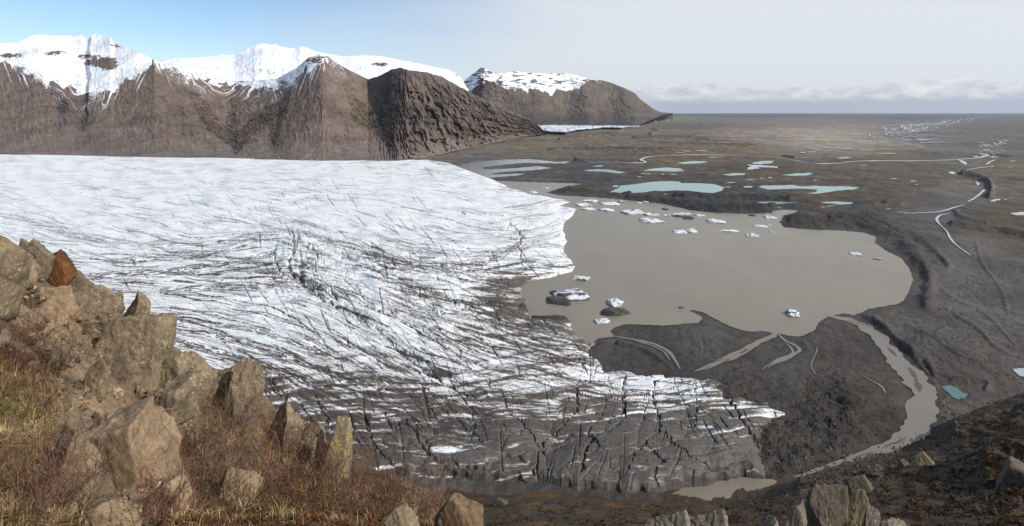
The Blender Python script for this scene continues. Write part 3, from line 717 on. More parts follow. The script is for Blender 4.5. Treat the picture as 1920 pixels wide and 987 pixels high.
def build_glacier():
    px0, sx, py0, sy = -300, .9, 279.5, .75
    px = np.arange(px0, 1490, sx); py = np.arange(py0, 941, sy)
    PX, PY = np.meshgrid(px, py); shape = PX.shape
    # ragged outline
    gl = polyline_pts(np.vstack([GL, GL[:1]]), 5.0)[:-1]
    am = np.interp(gl[:, 1], [290, 330, 380, 600, 900], [.4, 1.5, 4.5, 7, 13])
    gl = gl + np.stack([fbm(gl[:, 0] / 22, gl[:, 1] / 14, 4) * am * 1.3, fbm(gl[:, 0] / 34 + 30, gl[:, 1] / 14 + 9, 4) * am * .6], 1)
    gx, gy = to_world(gl[:, 0], gl[:, 1])
    X0, Y0 = to_world(PX, PY)
    sdm = poly_sd(PX, PY, gl)                                   # image pixels
    # the distance in metres, close enough from the pixel distance
    sdw = sdm * Y0 / F * 1.6
    front = sstep(640, 740, PY)
    hA = 5 * (1 - np.exp(-np.maximum(sdw, 0) / 14)) + 22 * (1 - np.exp(-np.maximum(sdw, 0) / 260))
    hB = 1.8 * (1 - np.exp(-np.maximum(sdm, 0) / 18)) + 22 * (1 - np.exp(-np.maximum(sdm, 0) / 190))
    h = hA * (1 - front) + hB * front
    h = np.where(sdm < 0, np.maximum(-4, sdm * 0.5), h)
    Yr = (HC - h) * F / (PY - HY)
    # never let the surface fold back under itself
    for i in range(shape[0] - 2, -1, -1):
        Yr[i] = np.maximum(Yr[i], Yr[i + 1] * 1.0002)
    Xr = (PX - CX) / F * Yr
    Z = HC - (PY - HY) / F * Yr
    unit = Yr / F                                                # metres per image pixel
    A = np.maximum(strokes(FA, 9500, 40, 170, 1, px0, sx, py0, sy, shape, 3.2, wmul=.95), .6 * strokes(FA, 2200, 8, 34, 5, px0, sx, py0, sy, shape, 14, wmul=.75))
    B = strokes(FB, 1500, 14, 60, 2, px0, sx, py0, sy, shape, 9, wmul=1.05)
    BAND = blur(strokes(FA, 6500, 50, 150, 3, px0, sx, py0, sy, shape, 6, wmul=1.9), 1)
    for pl, w_, v_ in BANDS:
        sp_ = polyline_pts(smooth_pl(pl, 3), .35)
        for rep in range(5):
            oy = (rep - 2) * 2.6 + 2.0 * fbm(sp_[:, 0] / 30 + rep * 7, sp_[:, 1] / 30, 3)
            keep_ = fbm(sp_[:, 0] / 18 + rep * 11, sp_[:, 1] / 9, 3) > -.12
            P_ = np.stack([(sp_[:, 1] + oy - py0) / sy, (sp_[:, 0] - px0) / sx], 1)[keep_]
            A = np.maximum(A, splat(shape, P_, np.full(len(P_), v_ * (1 - .2 * abs(rep - 2))), np.full(len(P_), w_ / sy)))
    FLK = sstep(.12, .6, strokes([(a[0], a[1], a[2], .35 + .6 * a[3], .6) for a in FA], 11000, 4, 16, 8, px0, sx, py0, sy, shape, 8, wmul=.9))
    T = np.zeros(shape)
    Td = np.zeros(shape)
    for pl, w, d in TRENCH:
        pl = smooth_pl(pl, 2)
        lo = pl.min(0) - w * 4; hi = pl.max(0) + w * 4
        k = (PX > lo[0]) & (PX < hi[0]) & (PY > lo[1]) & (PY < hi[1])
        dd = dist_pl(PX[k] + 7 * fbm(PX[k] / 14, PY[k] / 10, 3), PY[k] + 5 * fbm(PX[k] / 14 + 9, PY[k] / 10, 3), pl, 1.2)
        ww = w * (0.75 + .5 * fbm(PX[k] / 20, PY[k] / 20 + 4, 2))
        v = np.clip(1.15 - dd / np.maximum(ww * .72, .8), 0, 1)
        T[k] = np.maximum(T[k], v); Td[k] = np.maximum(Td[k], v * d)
    TR = np.zeros(shape)
    for pl, w_, d_ in (([(556, 518), (600, 552), (650, 582), (700, 604), (745, 648), (790, 686), (850, 722), (900, 742)], 11, 1.0), ([(548, 440), (550, 480), (556, 518)], 8, .3), ([(620, 546), (700, 572), (780, 606), (860, 660)], 7, .6)):
        pl = smooth_pl(pl, 3)
        k = (PX > 480) & (PX < 960) & (PY > 400) & (PY < 790)
        dd = dist_pl(PX[k] + 5 * fbm(PX[k] / 30, PY[k] / 20, 3), PY[k], pl, 1.25) / w_
        TR[k] = np.maximum(TR[k], d_ * np.exp(-dd ** 2 * .8))
    D = field([(a, b, c) for a, b, c in FD], 3.5)(PX + 14 * fbm(PX / 30, PY / 10, 3), PY + 8 * fbm(PX / 40 + 3, PY / 12, 3))
    inside = sstep(0, 3, sdm)
    # big blocks of the mud covered front, parted by clefts
    fx = PX + 22 * fbm(PX / 50, PY / 40, 3); fy = PY + 12 * fbm(PX / 50 + 8, PY / 40, 3)
    e1, e2, ev = cell2(fx / 78 + .35 * fy / 60, fy / 46 + 5)
    fz = sstep(745, 820, PY) * sstep(640, 760, PX)
    BLK = fz * .35 * np.exp(-(e2 - e1) / .03)
    BUL = fz * (3.2 * (1 - np.clip(e1, 0, 1) ** 2 * 1.4) + 3.0 * (ev - .5))
    # broken, blocky seracs around the trenches
    ser = field([(550, 480, 1), (600, 520, 1), (660, 560, .8), (720, 600, .6), (800, 650, .4), (820, 530, .8), (900, 545, .7), (500, 470, .5), (980, 490, .5), (960, 570, .7), (500, 400, .35), (760, 410, .3), (940, 400, .4), (300, 420, .3), (200, 300, 0), (600, 310, 0), (300, 600, .1), (600, 650, .2), (700, 760, .4), (900, 850, .4), (1100, 850, .5), (1300, 830, .5), (1000, 700, .15), (100, 500, .15), (850, 440, .1), (700, 380, .05), (1050, 640, .5)], 3.5)(PX, PY)
    U = PX + 8 * fbm(PX / 25, PY / 12, 2); Wv = PY
    d1, d2, cv = cell2(U / 17, Wv / 9)
    d1b, d2b, cvb = cell2(U / 8 + 40, Wv / 4.5)
    rel = unit * np.maximum(ser - .3, 0) * 1.3 * (2.4 * (cv - .5) + 1.0 * (cvb - .5) - 2.4 * np.exp(-(d2 - d1) / .07) - .6 * np.exp(-(d2b - d1b) / .09))
    und = unit * (2.2 * fbm(PX / 90, PY / 28, 2) + .22 * fbm((PX - PY) / 30, PY / 9, 2) + .5 * (ridged(PX / 60 - PY / 50, PY / 18 - PX / 70, 2) - .6) * sstep(330, 480, PY))
    calm = sstep(300, 420, PY) * .75 + .25
    lz = sstep(650, 730, PY)
    arc0 = PY + .07 * PX + 12 * fbm(PX / 190, PY / 70, 2) - 16 * np.exp(-((PX - 900) / 260) ** 2)
    Z = Z + inside * (-unit * 4.5 * TR + unit * 2.2 * np.exp(-((TR - .22) / .12) ** 2) * (TR > .02) + sstep(0, 25, sdm) * BUL + lz * unit * 2.6 * fbm(PX / 130 + .25 * fbm(PX / 40, PY / 20, 2), arc0 / 9.5, 3, .5) + und * calm + rel * calm - unit * np.minimum(2.8 * A * A + (3.8 + 2.5 * lz) * B + 0.5 * BAND * sstep(420, 600, PY) + 3.5 * BLK, 6) * calm * .8 - Td * np.clip(unit / .55, .5, 2.2) * 0.75)
    # colour: clean ice, grit in the cracks, grit bands, debris
    snow = s2l(238, 237, 233); grey = s2l(202, 205, 206); blue = s2l(158, 178, 184)
    grit = s2l(70, 60, 50); mud = s2l(66, 60, 54)
    g = fbm(PX / 34, PY / 9, 4)
    C = snow + (grey - snow) * (np.clip(sstep(-.25, .6, g) * .6 + .35 * sstep(.0, .5, fbm(PX / 34 + .6 * fbm(PX / 30, PY / 14, 2), PY / 3.4 + PX / 60, 4)), 0, 1))[..., None]
    # bluish bare ice
    bl = np.clip(sstep(.15, .6, fbm(PX / 60 + 20, PY / 16, 3)) * ser * .8 + T * .2 + .10 * B + .15 * TR, 0, .6)
    C = C + (blue - C) * bl[..., None]
    fine = fbm(PX / 2.6, PY / 1.4, 2)
    arc = PY + .07 * PX + 12 * fbm(PX / 190, PY / 70, 2) - 16 * np.exp(-((PX - 900) / 260) ** 2)
    fol = fbm(PX / 130 + .25 * fbm(PX / 40, PY / 20, 2), arc / 9.5, 4, .62)     # foliation bands
    lowz = sstep(650, 730, PY)
    D = D + .14 * TR * sstep(-.2, .3, fbm(PX / 12, PY / 6, 3)) + .20 * np.exp(-((PX - 560) / 45) ** 2 - ((PY - 485) / 45) ** 2) * sstep(-.1, .4, fbm(PX / 14, PY / 7, 3))
    strip = np.exp(-((PY - np.interp(PX, [800, 900, 1000, 1100, 1200, 1300, 1400, 1450], [690, 706, 714, 722, 728, 732, 752, 772])) / np.interp(PX, [800, 1000, 1250, 1450], [34, 34, 26, 14])) ** 4)
    D = np.clip(D + .16 * sstep(690, 745, PY) * (1 - strip), 0, 1)
    dm = D * 1.25 - .48 + (.30 + .62 * lowz) * fol + .06 * fine + .75 * BAND * (1 - .55 * lowz) * sstep(.03, .3, D) + .12 * fbm(PX / 40, PY / 10, 3) * sstep(.03, .2, D)
    dirt = sstep(.02, .42, dm) * sstep(.02, .12, D + .05)
    dirt = np.maximum(dirt, sstep(.80, 1.06, D + .42 * fol + .03 * fine) * .95)
    crack = np.clip(1.5 * sstep(.10, .50, A) * (.5 + .5 * A) + .85 * sstep(.2, .75, B), 0, 1)
    cs = np.interp(PY, [280, 340, 420, 500, 600, 940], [.42, .48, .70, .96, 1, 1])
    gcr = field([(a[0], a[1], a[3]) for a in FA], 3.5)(PX, PY)
    crack = crack * cs * (1 - .55 * sstep(.6, .85, D) * (1 - sstep(.3, .9, B)))
    crack = np.maximum(crack, .6 * FLK * sstep(620, 500, PY) * sstep(300, 330, PY))
    tot = 1 - (1 - dirt * .95) * (1 - crack)
    tint = s2l(150, 128, 105)
    half = (4 * tot * (1 - tot))[..., None] * .25 * sstep(400, 560, PY)[..., None]
    C = C * (1 - tot[..., None]) + (grit + (mud - grit) * sstep(.5, .9, D)[..., None]) * tot[..., None]
    C = C * (1 - half) + tint * .7 * half
    C = C * (1 - .35 * BLK)[..., None] * (1 + fz * .30 * (ev - .5) + fz * .25 * fbm(PX / 9, PY / 4, 4))[..., None]
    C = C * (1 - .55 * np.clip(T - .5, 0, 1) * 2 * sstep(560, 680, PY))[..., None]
    C = C * (1 + .10 * fine * sstep(300, 500, PY))[..., None]
    keep = sdm > -6
    o = grid_obj('glacier', Xr, Yr, Z, M_ice, {'col': np.clip(C, .01, .9)}, keep)
    tag(o, 'broad crevassed white glacier tongue striped with dark grit', 'glacier', kind='structure')


build_glacier()


# ================================================================== MOUNTAINS
def mountain(name, label, crest, foot, yfoot, ycrest, px0, px1, dpx, rows, off, colour, snow, rugged, seed, pw=1.0, rib=22.0, streak=0.0, basins=()):
    px = np.arange(px0, px1, dpx)
    v = np.concatenate([np.linspace(0, 1, rows), 1 + np.linspace(0, 1, 14)[1:] ** 1.5])
    PX, Vv = np.meshgrid(px, v)
    cr = np.array(crest, float); ft = np.array(foot, float)
    pc = np.interp(px, cr[:, 0], cr[:, 1]); pf = np.interp(px, ft[:, 0], ft[:, 1])
    pc = pc + 1.3 * fbm(px / 9.0 + seed, px * 0 + seed, 4) * np.interp(px, [r[0] for r in rugged], [min(1, r[1] * 1.1) for r in rugged])
    pf = np.maximum(pf, pc + .5)
    yf = np.interp(px, [a[0] for a in yfoot], [a[1] for a in yfoot]); yc = np.interp(px, [a[0] for a in ycrest], [a[1] for a in ycrest])
    vv = np.clip(Vv, 0, 1)
    PY = pf + (pc - pf) * vv
    depth = yf + (yc - yf) * vv ** pw
    # spurs and gullies
    o_px = np.array([[a[0], a[1]] for a in off], float); o_v = np.array([a[2] for a in off], float)
    D = np.zeros(PX.shape)
    for i in range(len(v)):
        vi = min(v[i], 1)
        k = o_px[:, 0] * (1 - vi) + o_px[:, 1] * vi
        xq = px + 5 * fbm(px / 30 + seed, px * 0 + vi * 4, 3)
        j = np.clip(np.searchsorted(k, xq) - 1, 0, len(k) - 2)
        t = np.clip((xq - k[j]) / (k[j + 1] - k[j] + 1e-9), 0, 1)
        t = t * t * (3 - 2 * t) * .5 + t * .5
        D[i] = o_v[j] * (1 - t) + o_v[j + 1] * t
    scale = depth / 3500.0
    D = D * .5
    # V shaped basins that open between the front faces: (mouth image x, mouth height 0-1, top image x, left and right half width at the top)
    xw = PX + 5 * fbm(PX / 22 + seed, vv * 6, 3) + 16 * fbm(PX / 60 + seed, vv * 3.2, 3)
    q = PX + vv * np.interp(PX, [-420, 110, 165, 200, 284, 292, 400, 445, 480, 600, 610, 690], [80, 80, 0, -70, -80, 80, 80, 0, -70, -80, 80, 60])
    inb = np.zeros(PX.shape)
    for mx_, mv, tx, wl, wr, k_, vt in basins:
        c_ = mx_ + (tx - mx_) * np.clip((vv - mv) / (1 - mv), 0, 1)
        tt = np.clip((vv - mv) / (vt - mv), 0, 1)
        dx_ = xw - c_
        w_ = np.where(dx_ < 0, wl, wr) * tt
        g_ = np.maximum(0, w_ - np.sqrt(dx_ ** 2 + (.42 * min(wl, wr) * tt + 4) ** 2) + 6 * tt * fbm(PX / 26 + mx_, vv * 5, 3))
        D = D + k_ * (np.sqrt(g_ ** 2 + 16) - 4)
        m_ = sstep(0, 34, g_)
        q = q * (1 - m_) + (np.sqrt(dx_ ** 2 + 900) - 115 * vv + mx_ * 3.1 + 30 * np.tanh(dx_ / 40)) * m_
        inb = np.maximum(inb, m_)
    rt = sstep(690, 770, PX)
    SH = q * (1 - rt) + (PX + vv * 75 * streak) * rt
    env = np.sin(np.pi * np.clip(vv * .85 + .12, 0, 1)) ** .6
    calm = 1 - .45 * sstep(.6, .85, vv) * (1 - sstep(690, 740, PX))
    rg = np.interp(px, [r[0] for r in rugged], [r[1] for r in rugged])
    sh = streak * (vv - .5) * 60
    r1 = ridged(SH / (rib * (1 + .6 * (1 - rt))) + seed + .7 * fbm(PX / 25, vv * 5, 3), vv * 3.2 + seed * .3, 4) - .62
    r2 = ridged(SH / (rib * .36) + seed * 2 + .3 * fbm(PX / 12, vv * 9, 2), vv * (4.5 + 7 * (1 - rt)), 3) - .62
    n3 = fbm(PX / 5 + seed, vv * 26, 3)
    depth = depth + env * scale * (D - calm * rg * (170 * r1 + 60 * r2) - 14 * n3 * (.3 + rg))
    globals()['SHG'] = SH
    strata = np.sin(vv * 70 + 3 * fbm(PX / 40, vv * 3, 2)) * 1.5 * scale * rg
    depth = depth + strata * 2
    over = np.maximum(Vv - 1, 0)
    Y = depth + over * 2500 * scale
    Z = HC - (PY - HY) / F * depth
    Z = Z - over * 900 * scale
    Y = np.maximum(Y, 300)
    X = (PX - CX) / F * Y
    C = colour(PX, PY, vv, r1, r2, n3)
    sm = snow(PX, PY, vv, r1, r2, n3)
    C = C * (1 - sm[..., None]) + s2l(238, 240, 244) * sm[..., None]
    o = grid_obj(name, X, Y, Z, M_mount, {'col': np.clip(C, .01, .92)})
    return tag(o, label, 'mountain', kind='structure')


A_crest = [(-420, 120), (-150, 100), (-60, 88), (0, 82), (32, 80), (50, 72), (64, 66.5), (74, 65.5), (100, 67), (130, 67), (138, 71), (152, 66), (160, 72), (172, 67), (180, 63.5), (196, 68), (206, 70), (214, 80), (250, 93), (285, 111), (300, 117), (340, 132), (380, 146), (420, 152), (470, 152), (520, 147), (555, 128), (580, 107), (600, 101), (612, 104), (640, 124), (690, 149), (708, 144), (735, 130), (752, 127), (770, 132), (800, 136), (830, 144), (852, 158), (880, 172), (905, 186), (950, 205), (990, 222), (1010, 236), (1024, 250)]
A_foot = [(-420, 286), (0, 288), (100, 292), (300, 296), (550, 302), (740, 303), (800, 296), (860, 282), (930, 268), (980, 257), (1024, 251.5)]
A_off = [(-420, -420, 0), (-200, -200, 0), (10, 10, -60), (150, 165, 0), (290, 285, -90), (430, 430, 60), (605, 605, -120), (738, 690, 60), (800, 738, -120), (850, 775, -200), (890, 805, -100), (925, 835, -180), (965, 870, -60), (1030, 1030, 0)]
A_basins = [(-170, .1, -160, 110, 110, 3.5, 1.0), (160, .12, 170, 200, 118, 2.0, 1.0), (441, .0, 436, 150, 165, 3.4, 1.0), (512, .0, 522, 30, 34, 4.5, .55), (742, .0, 688, 85, 60, 2.4, .95)]
snowA = [(-420, 165), (-100, 140), (0, 108), (20, 122), (60, 145), (110, 160), (170, 182), (215, 168), (250, 145), (272, 128), (284, 113), (300, 112), (320, 124), (350, 142), (380, 152), (420, 158), (470, 162), (510, 166), (550, 152), (585, 128), (608, 112), (616, 104), (650, 112), (700, 100), (1030, 60)]


def streaks(PX, vv, k=1.0):
    return fbm(SHG / 9.0, vv * 1.6, 4) * 11 * k + fbm(SHG / 30, vv * 2, 3) * 9 * k + fbm(PX / 20 + 2, vv * 11, 5) * 17 * k


def colA(PX, PY, vv, r1, r2, n3):
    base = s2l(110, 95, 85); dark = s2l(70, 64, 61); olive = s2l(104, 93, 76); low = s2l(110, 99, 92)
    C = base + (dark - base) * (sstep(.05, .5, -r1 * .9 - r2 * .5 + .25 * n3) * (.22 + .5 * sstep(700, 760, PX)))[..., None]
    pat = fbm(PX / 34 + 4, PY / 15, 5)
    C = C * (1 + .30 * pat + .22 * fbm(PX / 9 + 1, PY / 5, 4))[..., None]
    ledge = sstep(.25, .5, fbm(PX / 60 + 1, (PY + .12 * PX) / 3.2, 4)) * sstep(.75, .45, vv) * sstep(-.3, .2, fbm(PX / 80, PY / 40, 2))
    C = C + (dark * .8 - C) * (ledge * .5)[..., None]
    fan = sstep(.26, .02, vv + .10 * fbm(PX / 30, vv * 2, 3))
    C = C + (s2l(120, 110, 104) - C) * (fan * .5)[..., None]
    k = sstep(.0, .5, fbm(PX / 60 + 3, vv * 3, 4)) * .6
    C = C + (olive - C) * k[..., None]
    C = C + (low - C) * sstep(.3, .0, vv)[..., None] * .6
    rock = sstep(700, 770, PX + 26 * fbm(PX / 20, vv * 6, 3) - 90 * (.5 - vv)) * sstep(.12, .35, vv)
    rk = s2l(96, 84, 76)
    C = C + (rk - C) * (rock * .75)[..., None]
    rs_ = rock * sstep(.02, .34, fbm(SHG / 8, vv * 3.2, 4) + .5 * fbm(SHG / 3.5, vv * 9, 3))
    C = C + (s2l(58, 54, 54) - C) * (rs_ * .8)[..., None]
    # dark rock deep in the gullies, with the wall shadows painted in
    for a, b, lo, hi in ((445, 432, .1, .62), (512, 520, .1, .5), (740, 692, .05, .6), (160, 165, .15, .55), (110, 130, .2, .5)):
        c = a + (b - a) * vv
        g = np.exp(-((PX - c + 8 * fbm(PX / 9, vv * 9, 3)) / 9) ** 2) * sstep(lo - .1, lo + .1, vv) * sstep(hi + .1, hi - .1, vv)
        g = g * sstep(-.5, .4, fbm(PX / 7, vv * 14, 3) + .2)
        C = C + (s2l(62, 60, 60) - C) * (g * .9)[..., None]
    band = sstep(.25, .6, fbm(PX / 70, vv * 30 + fbm(PX / 60, vv * 2, 2), 3))
    C = C * (1 - .14 * band * sstep(.75, .3, vv))[..., None]
    return C * (1 + .12 * n3)[..., None]


def snowAf(PX, PY, vv, r1, r2, n3):
    line = np.interp(PX, [a[0] for a in snowA], [a[1] for a in snowA])
    s = line - PY + streaks(PX, vv)
    m = sstep(-2, 3, s)
    # thin strips hanging below the line in the runnels
    m = np.maximum(m, sstep(.30, .46, fbm(SHG / 4.2 + 9, vv * 1.6, 3)) * sstep(-40, -6, line - PY + 10 * fbm(PX / 30, vv * 3, 2)) * (PX < 740))
    # rock showing through the cirque
    b = (np.exp(-((PX - 185) / 32) ** 2 - ((PY - 118) / 10) ** 2) * 1.2 + np.exp(-((PX - 205) / 14) ** 2 - ((PY - 122) / 14) ** 2) + np.exp(-((PX - 100) / 28) ** 2 - ((PY - 100 + (PX - 100) * .12) / 5) ** 2) + np.exp(-((PX - 20) / 26) ** 2 - ((PY - 104) / 5) ** 2) + .8 * np.exp(-((PX - 160) / 30) ** 2 - ((PY - 105) / 5) ** 2) + np.exp(-((PX - 585) / 30) ** 2 - ((PY - 112) / 9) ** 2) * .8 + .7 * np.exp(-((PX - 215) / 20) ** 2 - ((PY - 86) / 4) ** 2))
    rk = sstep(.42, .62, b * .8 + .45 * fbm(PX / 7, PY / 3.2, 4) + .30 * sstep(26, 0, line - PY) * (fbm(PX / 9 + 3, PY / 5, 4) + .5))
    return np.clip(m * (1 - rk), 0, 1)


rugA = [(-420, .25), (0, .25), (60, .2), (180, .2), (290, .22), (430, .34), (520, .34), (605, .2), (680, .25), (715, .35), (760, .95), (900, .9), (980, .6), (1030, .4)]
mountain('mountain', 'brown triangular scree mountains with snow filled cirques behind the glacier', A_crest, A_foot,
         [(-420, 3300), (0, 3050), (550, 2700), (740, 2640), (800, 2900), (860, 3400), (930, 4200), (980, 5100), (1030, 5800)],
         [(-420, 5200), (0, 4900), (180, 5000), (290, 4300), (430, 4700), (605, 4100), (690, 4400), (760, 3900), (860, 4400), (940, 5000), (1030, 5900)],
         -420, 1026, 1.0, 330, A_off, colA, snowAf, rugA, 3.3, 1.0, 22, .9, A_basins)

B_crest = [(-100, 150), (240, 130), (300, 114), (330, 110), (400, 106), (412, 103), (440, 103), (462, 92), (480, 84), (492, 81.5), (505, 84), (517, 83.5), (530, 89), (555, 91), (563, 87), (575, 90), (592, 97), (640, 106), (690, 104), (720, 106), (760, 115), (800, 123), (840, 131), (862, 142), (876, 166), (892, 188), (940, 212), (1000, 217)]
B_foot = [(-100, 190), (600, 200), (900, 205), (1000, 217)]


def colB(PX, PY, vv, r1, r2, n3): return np.zeros(PX.shape + (3,)) + s2l(86, 76, 70)


def snowBf(PX, PY, vv, r1, r2, n3):
    b = np.exp(-((PX - 712) / 22) ** 2 - ((PY - 121) / 5) ** 2) * 1.1 + .75 * np.exp(-((PX - 862) / 16) ** 2 - ((PY - 141) / 3) ** 2) + .55 * np.exp(-((PX - 462) / 14) ** 2 - ((PY - 113) / 5) ** 2)
    return 1 - sstep(.45, .65, b * .8 + .42 * fbm(PX / 6, PY / 2.4, 4))


mountain('snow_mountain', 'smooth white ice cap mountain rising behind the brown slopes', B_crest, B_foot, [(-100, 5200), (1000, 6400)], [(-100, 7600), (500, 7400), (1000, 7600)],
         -100, 936, 1.2, 110, [(-100, -100, 0), (300, 320, -100), (430, 430, 50), (490, 490, -70), (560, 560, 0), (620, 610, 50), (720, 720, -120), (850, 850, 100), (1000, 1000, 0)], colB, snowBf, [(-100, .12), (440, .15), (490, .4), (570, .4), (620, .15), (1000, .1)], 8.1, 1.0, 30)

C_crest = [(850, 176), (862, 160), (874, 148), (886, 139), (896, 131), (904, 126.5), (913, 131), (926, 138), (940, 139), (965, 134), (985, 136), (1010, 138), (1045, 138), (1075, 139), (1092, 145), (1108, 150), (1130, 151), (1150, 157), (1172, 166), (1192, 176), (1200, 186), (1212, 195), (1226, 205), (1238, 210.5), (1262, 212.5)]
C_foot = [(850, 236), (1000, 236), (1190, 238), (1225, 224), (1245, 216), (1262, 213.5)]
snowC = [(850, 172), (880, 168), (905, 150), (925, 150), (950, 166), (1000, 168), (1040, 172), (1085, 168), (1105, 152), (1140, 148), (1262, 120)]


def colC(PX, PY, vv, r1, r2, n3):
    base = s2l(96, 86, 77); ol = s2l(104, 95, 79); dk = s2l(70, 64, 62)
    C = base + (ol - base) * sstep(-.1, .5, fbm(PX / 40, vv * 4, 3))[..., None]
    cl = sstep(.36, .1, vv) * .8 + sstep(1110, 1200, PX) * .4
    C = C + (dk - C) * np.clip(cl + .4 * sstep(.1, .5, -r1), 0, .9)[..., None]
    pk = np.exp(-((PX - 904) / 26) ** 2) * sstep(.5, .75, vv)
    C = C + (s2l(58, 54, 54) - C) * (pk * .85)[..., None]
    return C * (1 + .15 * n3)[..., None]


def snowCf(PX, PY, vv, r1, r2, n3):
    line = np.interp(PX, [a[0] for a in snowC], [a[1] for a in snowC])
    m = sstep(-1.5, 2, line - PY + streaks(PX, vv, .55))
    rk = sstep(.16, .36, fbm(PX / 16, PY / 3.6, 4) + .25 * np.exp(-((PY - 153) / 3.5) ** 2) + .5 * np.exp(-((PX - 906) / 16) ** 2) * sstep(.0, .3, fbm(PX / 5, PY / 5, 3) + .25))
    return np.clip(m * (1 - rk * .95), 0, 1)


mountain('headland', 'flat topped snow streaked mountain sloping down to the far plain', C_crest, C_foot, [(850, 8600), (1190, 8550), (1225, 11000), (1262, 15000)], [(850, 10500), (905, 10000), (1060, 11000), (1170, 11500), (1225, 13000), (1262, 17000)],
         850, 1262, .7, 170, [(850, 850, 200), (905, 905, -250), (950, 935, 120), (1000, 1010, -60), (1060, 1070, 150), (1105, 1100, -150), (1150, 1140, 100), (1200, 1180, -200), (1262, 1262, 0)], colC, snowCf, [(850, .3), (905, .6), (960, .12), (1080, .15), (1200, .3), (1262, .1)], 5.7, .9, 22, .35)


# second glacier, far off at the foot of the headland
def far_glacier():
    px = np.arange(985, 1200, .8); py = np.arange(232.5, 252, .35)
    PX, PY = np.meshgrid(px, py)
    poly = np.array([(990, 235), (1018, 233.6), (1060, 234.2), (1120, 235.4), (1170, 236.3), (1205, 236.8), (1180, 239.5), (1165, 242.5), (1130, 242), (1105, 244.5), (1080, 246.5), (1068, 249.5), (1060, 251.5), (1030, 250.5), (1010, 248), (990, 246)])
    sd = poly_sd(PX, PY, poly)
    h = 70 * (1 - np.exp(-np.maximum(sd, 0) / 2.5)) + np.minimum(sd, 0) * 8
    Y = (HC - h * .5) * F / (PY - HY); Z = HC - (PY - HY) / F * Y
    Z = Z + 10 * ridged(PX / 5, PY / 1.4, 3)
    X = (PX - CX) / F * Y
    s = np.zeros(PX.shape + (3,)) + s2l(222, 228, 234)
    d = sstep(.1, .45, fbm(PX / 9, PY / 1.2, 4) + .25 * sstep(242, 248, PY) + .6 * sstep(1110, 1150, PX) * sstep(238.5, 240.5, PY))
    C = s * (1 - d[..., None] * .75) + s2l(70, 70, 72) * d[..., None] * .75
    o = grid_obj('far_glacier', X, Y, Z, M_farice, {'col': C}, sd > -.6)
    tag(o, 'small far white glacier tongue at the foot of the headland', 'glacier', kind='structure')


far_glacier()

# ================================================================== HILLSIDE
# one slope from the viewpoint's feet down to the plain: knots along each image column (forward distance, height below the viewpoint)
def kz(py, y): return -(py - HY) / F * y


HCOL = np.array([-700, -300, 0, 150, 300, 400, 490, 600, 700, 800, 880, 925, 1000, 1180, 1300, 1370, 1440, 1475, 1540, 1620, 1700, 1760, 1800, 1850, 1920, 2300, 2600], float)


def knots(px):
    i = lambda xs, ys: float(np.interp(px, xs, ys))
    K = [(0.25, -1.75)]
    y1 = i([-700, 0, 300, 600, 880, 1000, 1300], [2.2, 2.7, 3.1, 3.8, 5.0, 5.2, 6.0]); r1 = i([-700, 0, 600, 880, 960, 1300], [.70, .708, .708, .715, .80, .82])
    K.append((y1, -r1 * y1))
    y2 = i([-700, 0, 300, 600, 880, 1000, 1300, 1920], [4.0, 4.6, 5.5, 6.5, 7, 9, 11, 12]); p2 = i([-700, 0, 300, 600, 880, 960, 1300], [560, 690, 800, 880, 972, 1070, 1110])
    K.append((y2, kz(p2, y2)))
    y3 = i([-700, -300, 0, 150, 300, 400, 490, 600, 700, 800, 880, 1000, 1300, 1500, 1920], [6, 6.5, 7.2, 8.2, 9.3, 9.5, 9.7, 9.8, 9.5, 9, 8.5, 12, 15, 16, 18])
    p3 = i([-700, -300, 0, 60, 150, 200, 300, 330, 400, 490, 600, 700, 800, 880, 925, 1000, 1300], [360, 405, 452, 464, 522, 560, 628, 676, 712, 750, 812, 878, 918, 955, 1010, 1085, 1090])
    K.append((y3, kz(p3, y3)))
    y4 = i([-700, 880, 1000, 1300, 1920], [30, 34, 60, 70, 80]); r4 = i([-700, 0, 880, 1000, 1920], [1.0, 1.0, .95, .79, .78])
    K.append((y4, -r4 * y4))
    y5 = i([-700, 880, 1000, 1300, 1500, 1920, 2600], [190, 200, 210, 195, 180, 175, 180]); r5 = i([-700, 600, 880, 1000, 2600], [.85, .80, .74, .72, .72])
    K.append((y5, -r5 * y5))
    pf = i([-700, 600, 880, 1000, 1180, 1300, 1370, 1440, 1475, 1540, 1620, 1700, 1760, 1800, 1850, 1920, 2300, 2600], [902, 902, 934, 928, 942, 946, 946, 926, 908, 890, 868, 846, 824, 806, 782, 748, 600, 500])
    yf = HC * F / (pf - HY)
    K.append((yf, -HC + 1.0)); K.append((yf + 45, -HC - 4.0))
    return K


KN = np.array([knots(c) for c in HCOL])            # columns x knots x 2
NK = KN.shape[1]
ROWN = [26, 190, 330, 46, 60, 260, 8]              # rows per span
_s = np.concatenate([np.linspace(i, i + 1, n, endpoint=False) for i, n in enumerate(ROWN)] + [[NK - 1]])
HPX = np.arange(-700, 2601, 2.0)
_ky = np.stack([np.interp(HPX, HCOL, KN[:, k, 0]) for k in range(NK)], 1); _kz = np.stack([np.interp(HPX, HCOL, KN[:, k, 1]) for k in range(NK)], 1)
_i = np.minimum(_s.astype(int), NK - 2); _f = (_s - _i)[:, None]
HYG = _ky.T[_i] * (1 - _f) + _ky.T[_i + 1] * _f
HZG = _kz.T[_i] * (1 - _f) + _kz.T[_i + 1] * _f
HPXG = np.broadcast_to(HPX, HYG.shape)
HXG = (HPXG - CX) / F * HYG
near = sstep(60, 14, HYG)
far = 1 - near
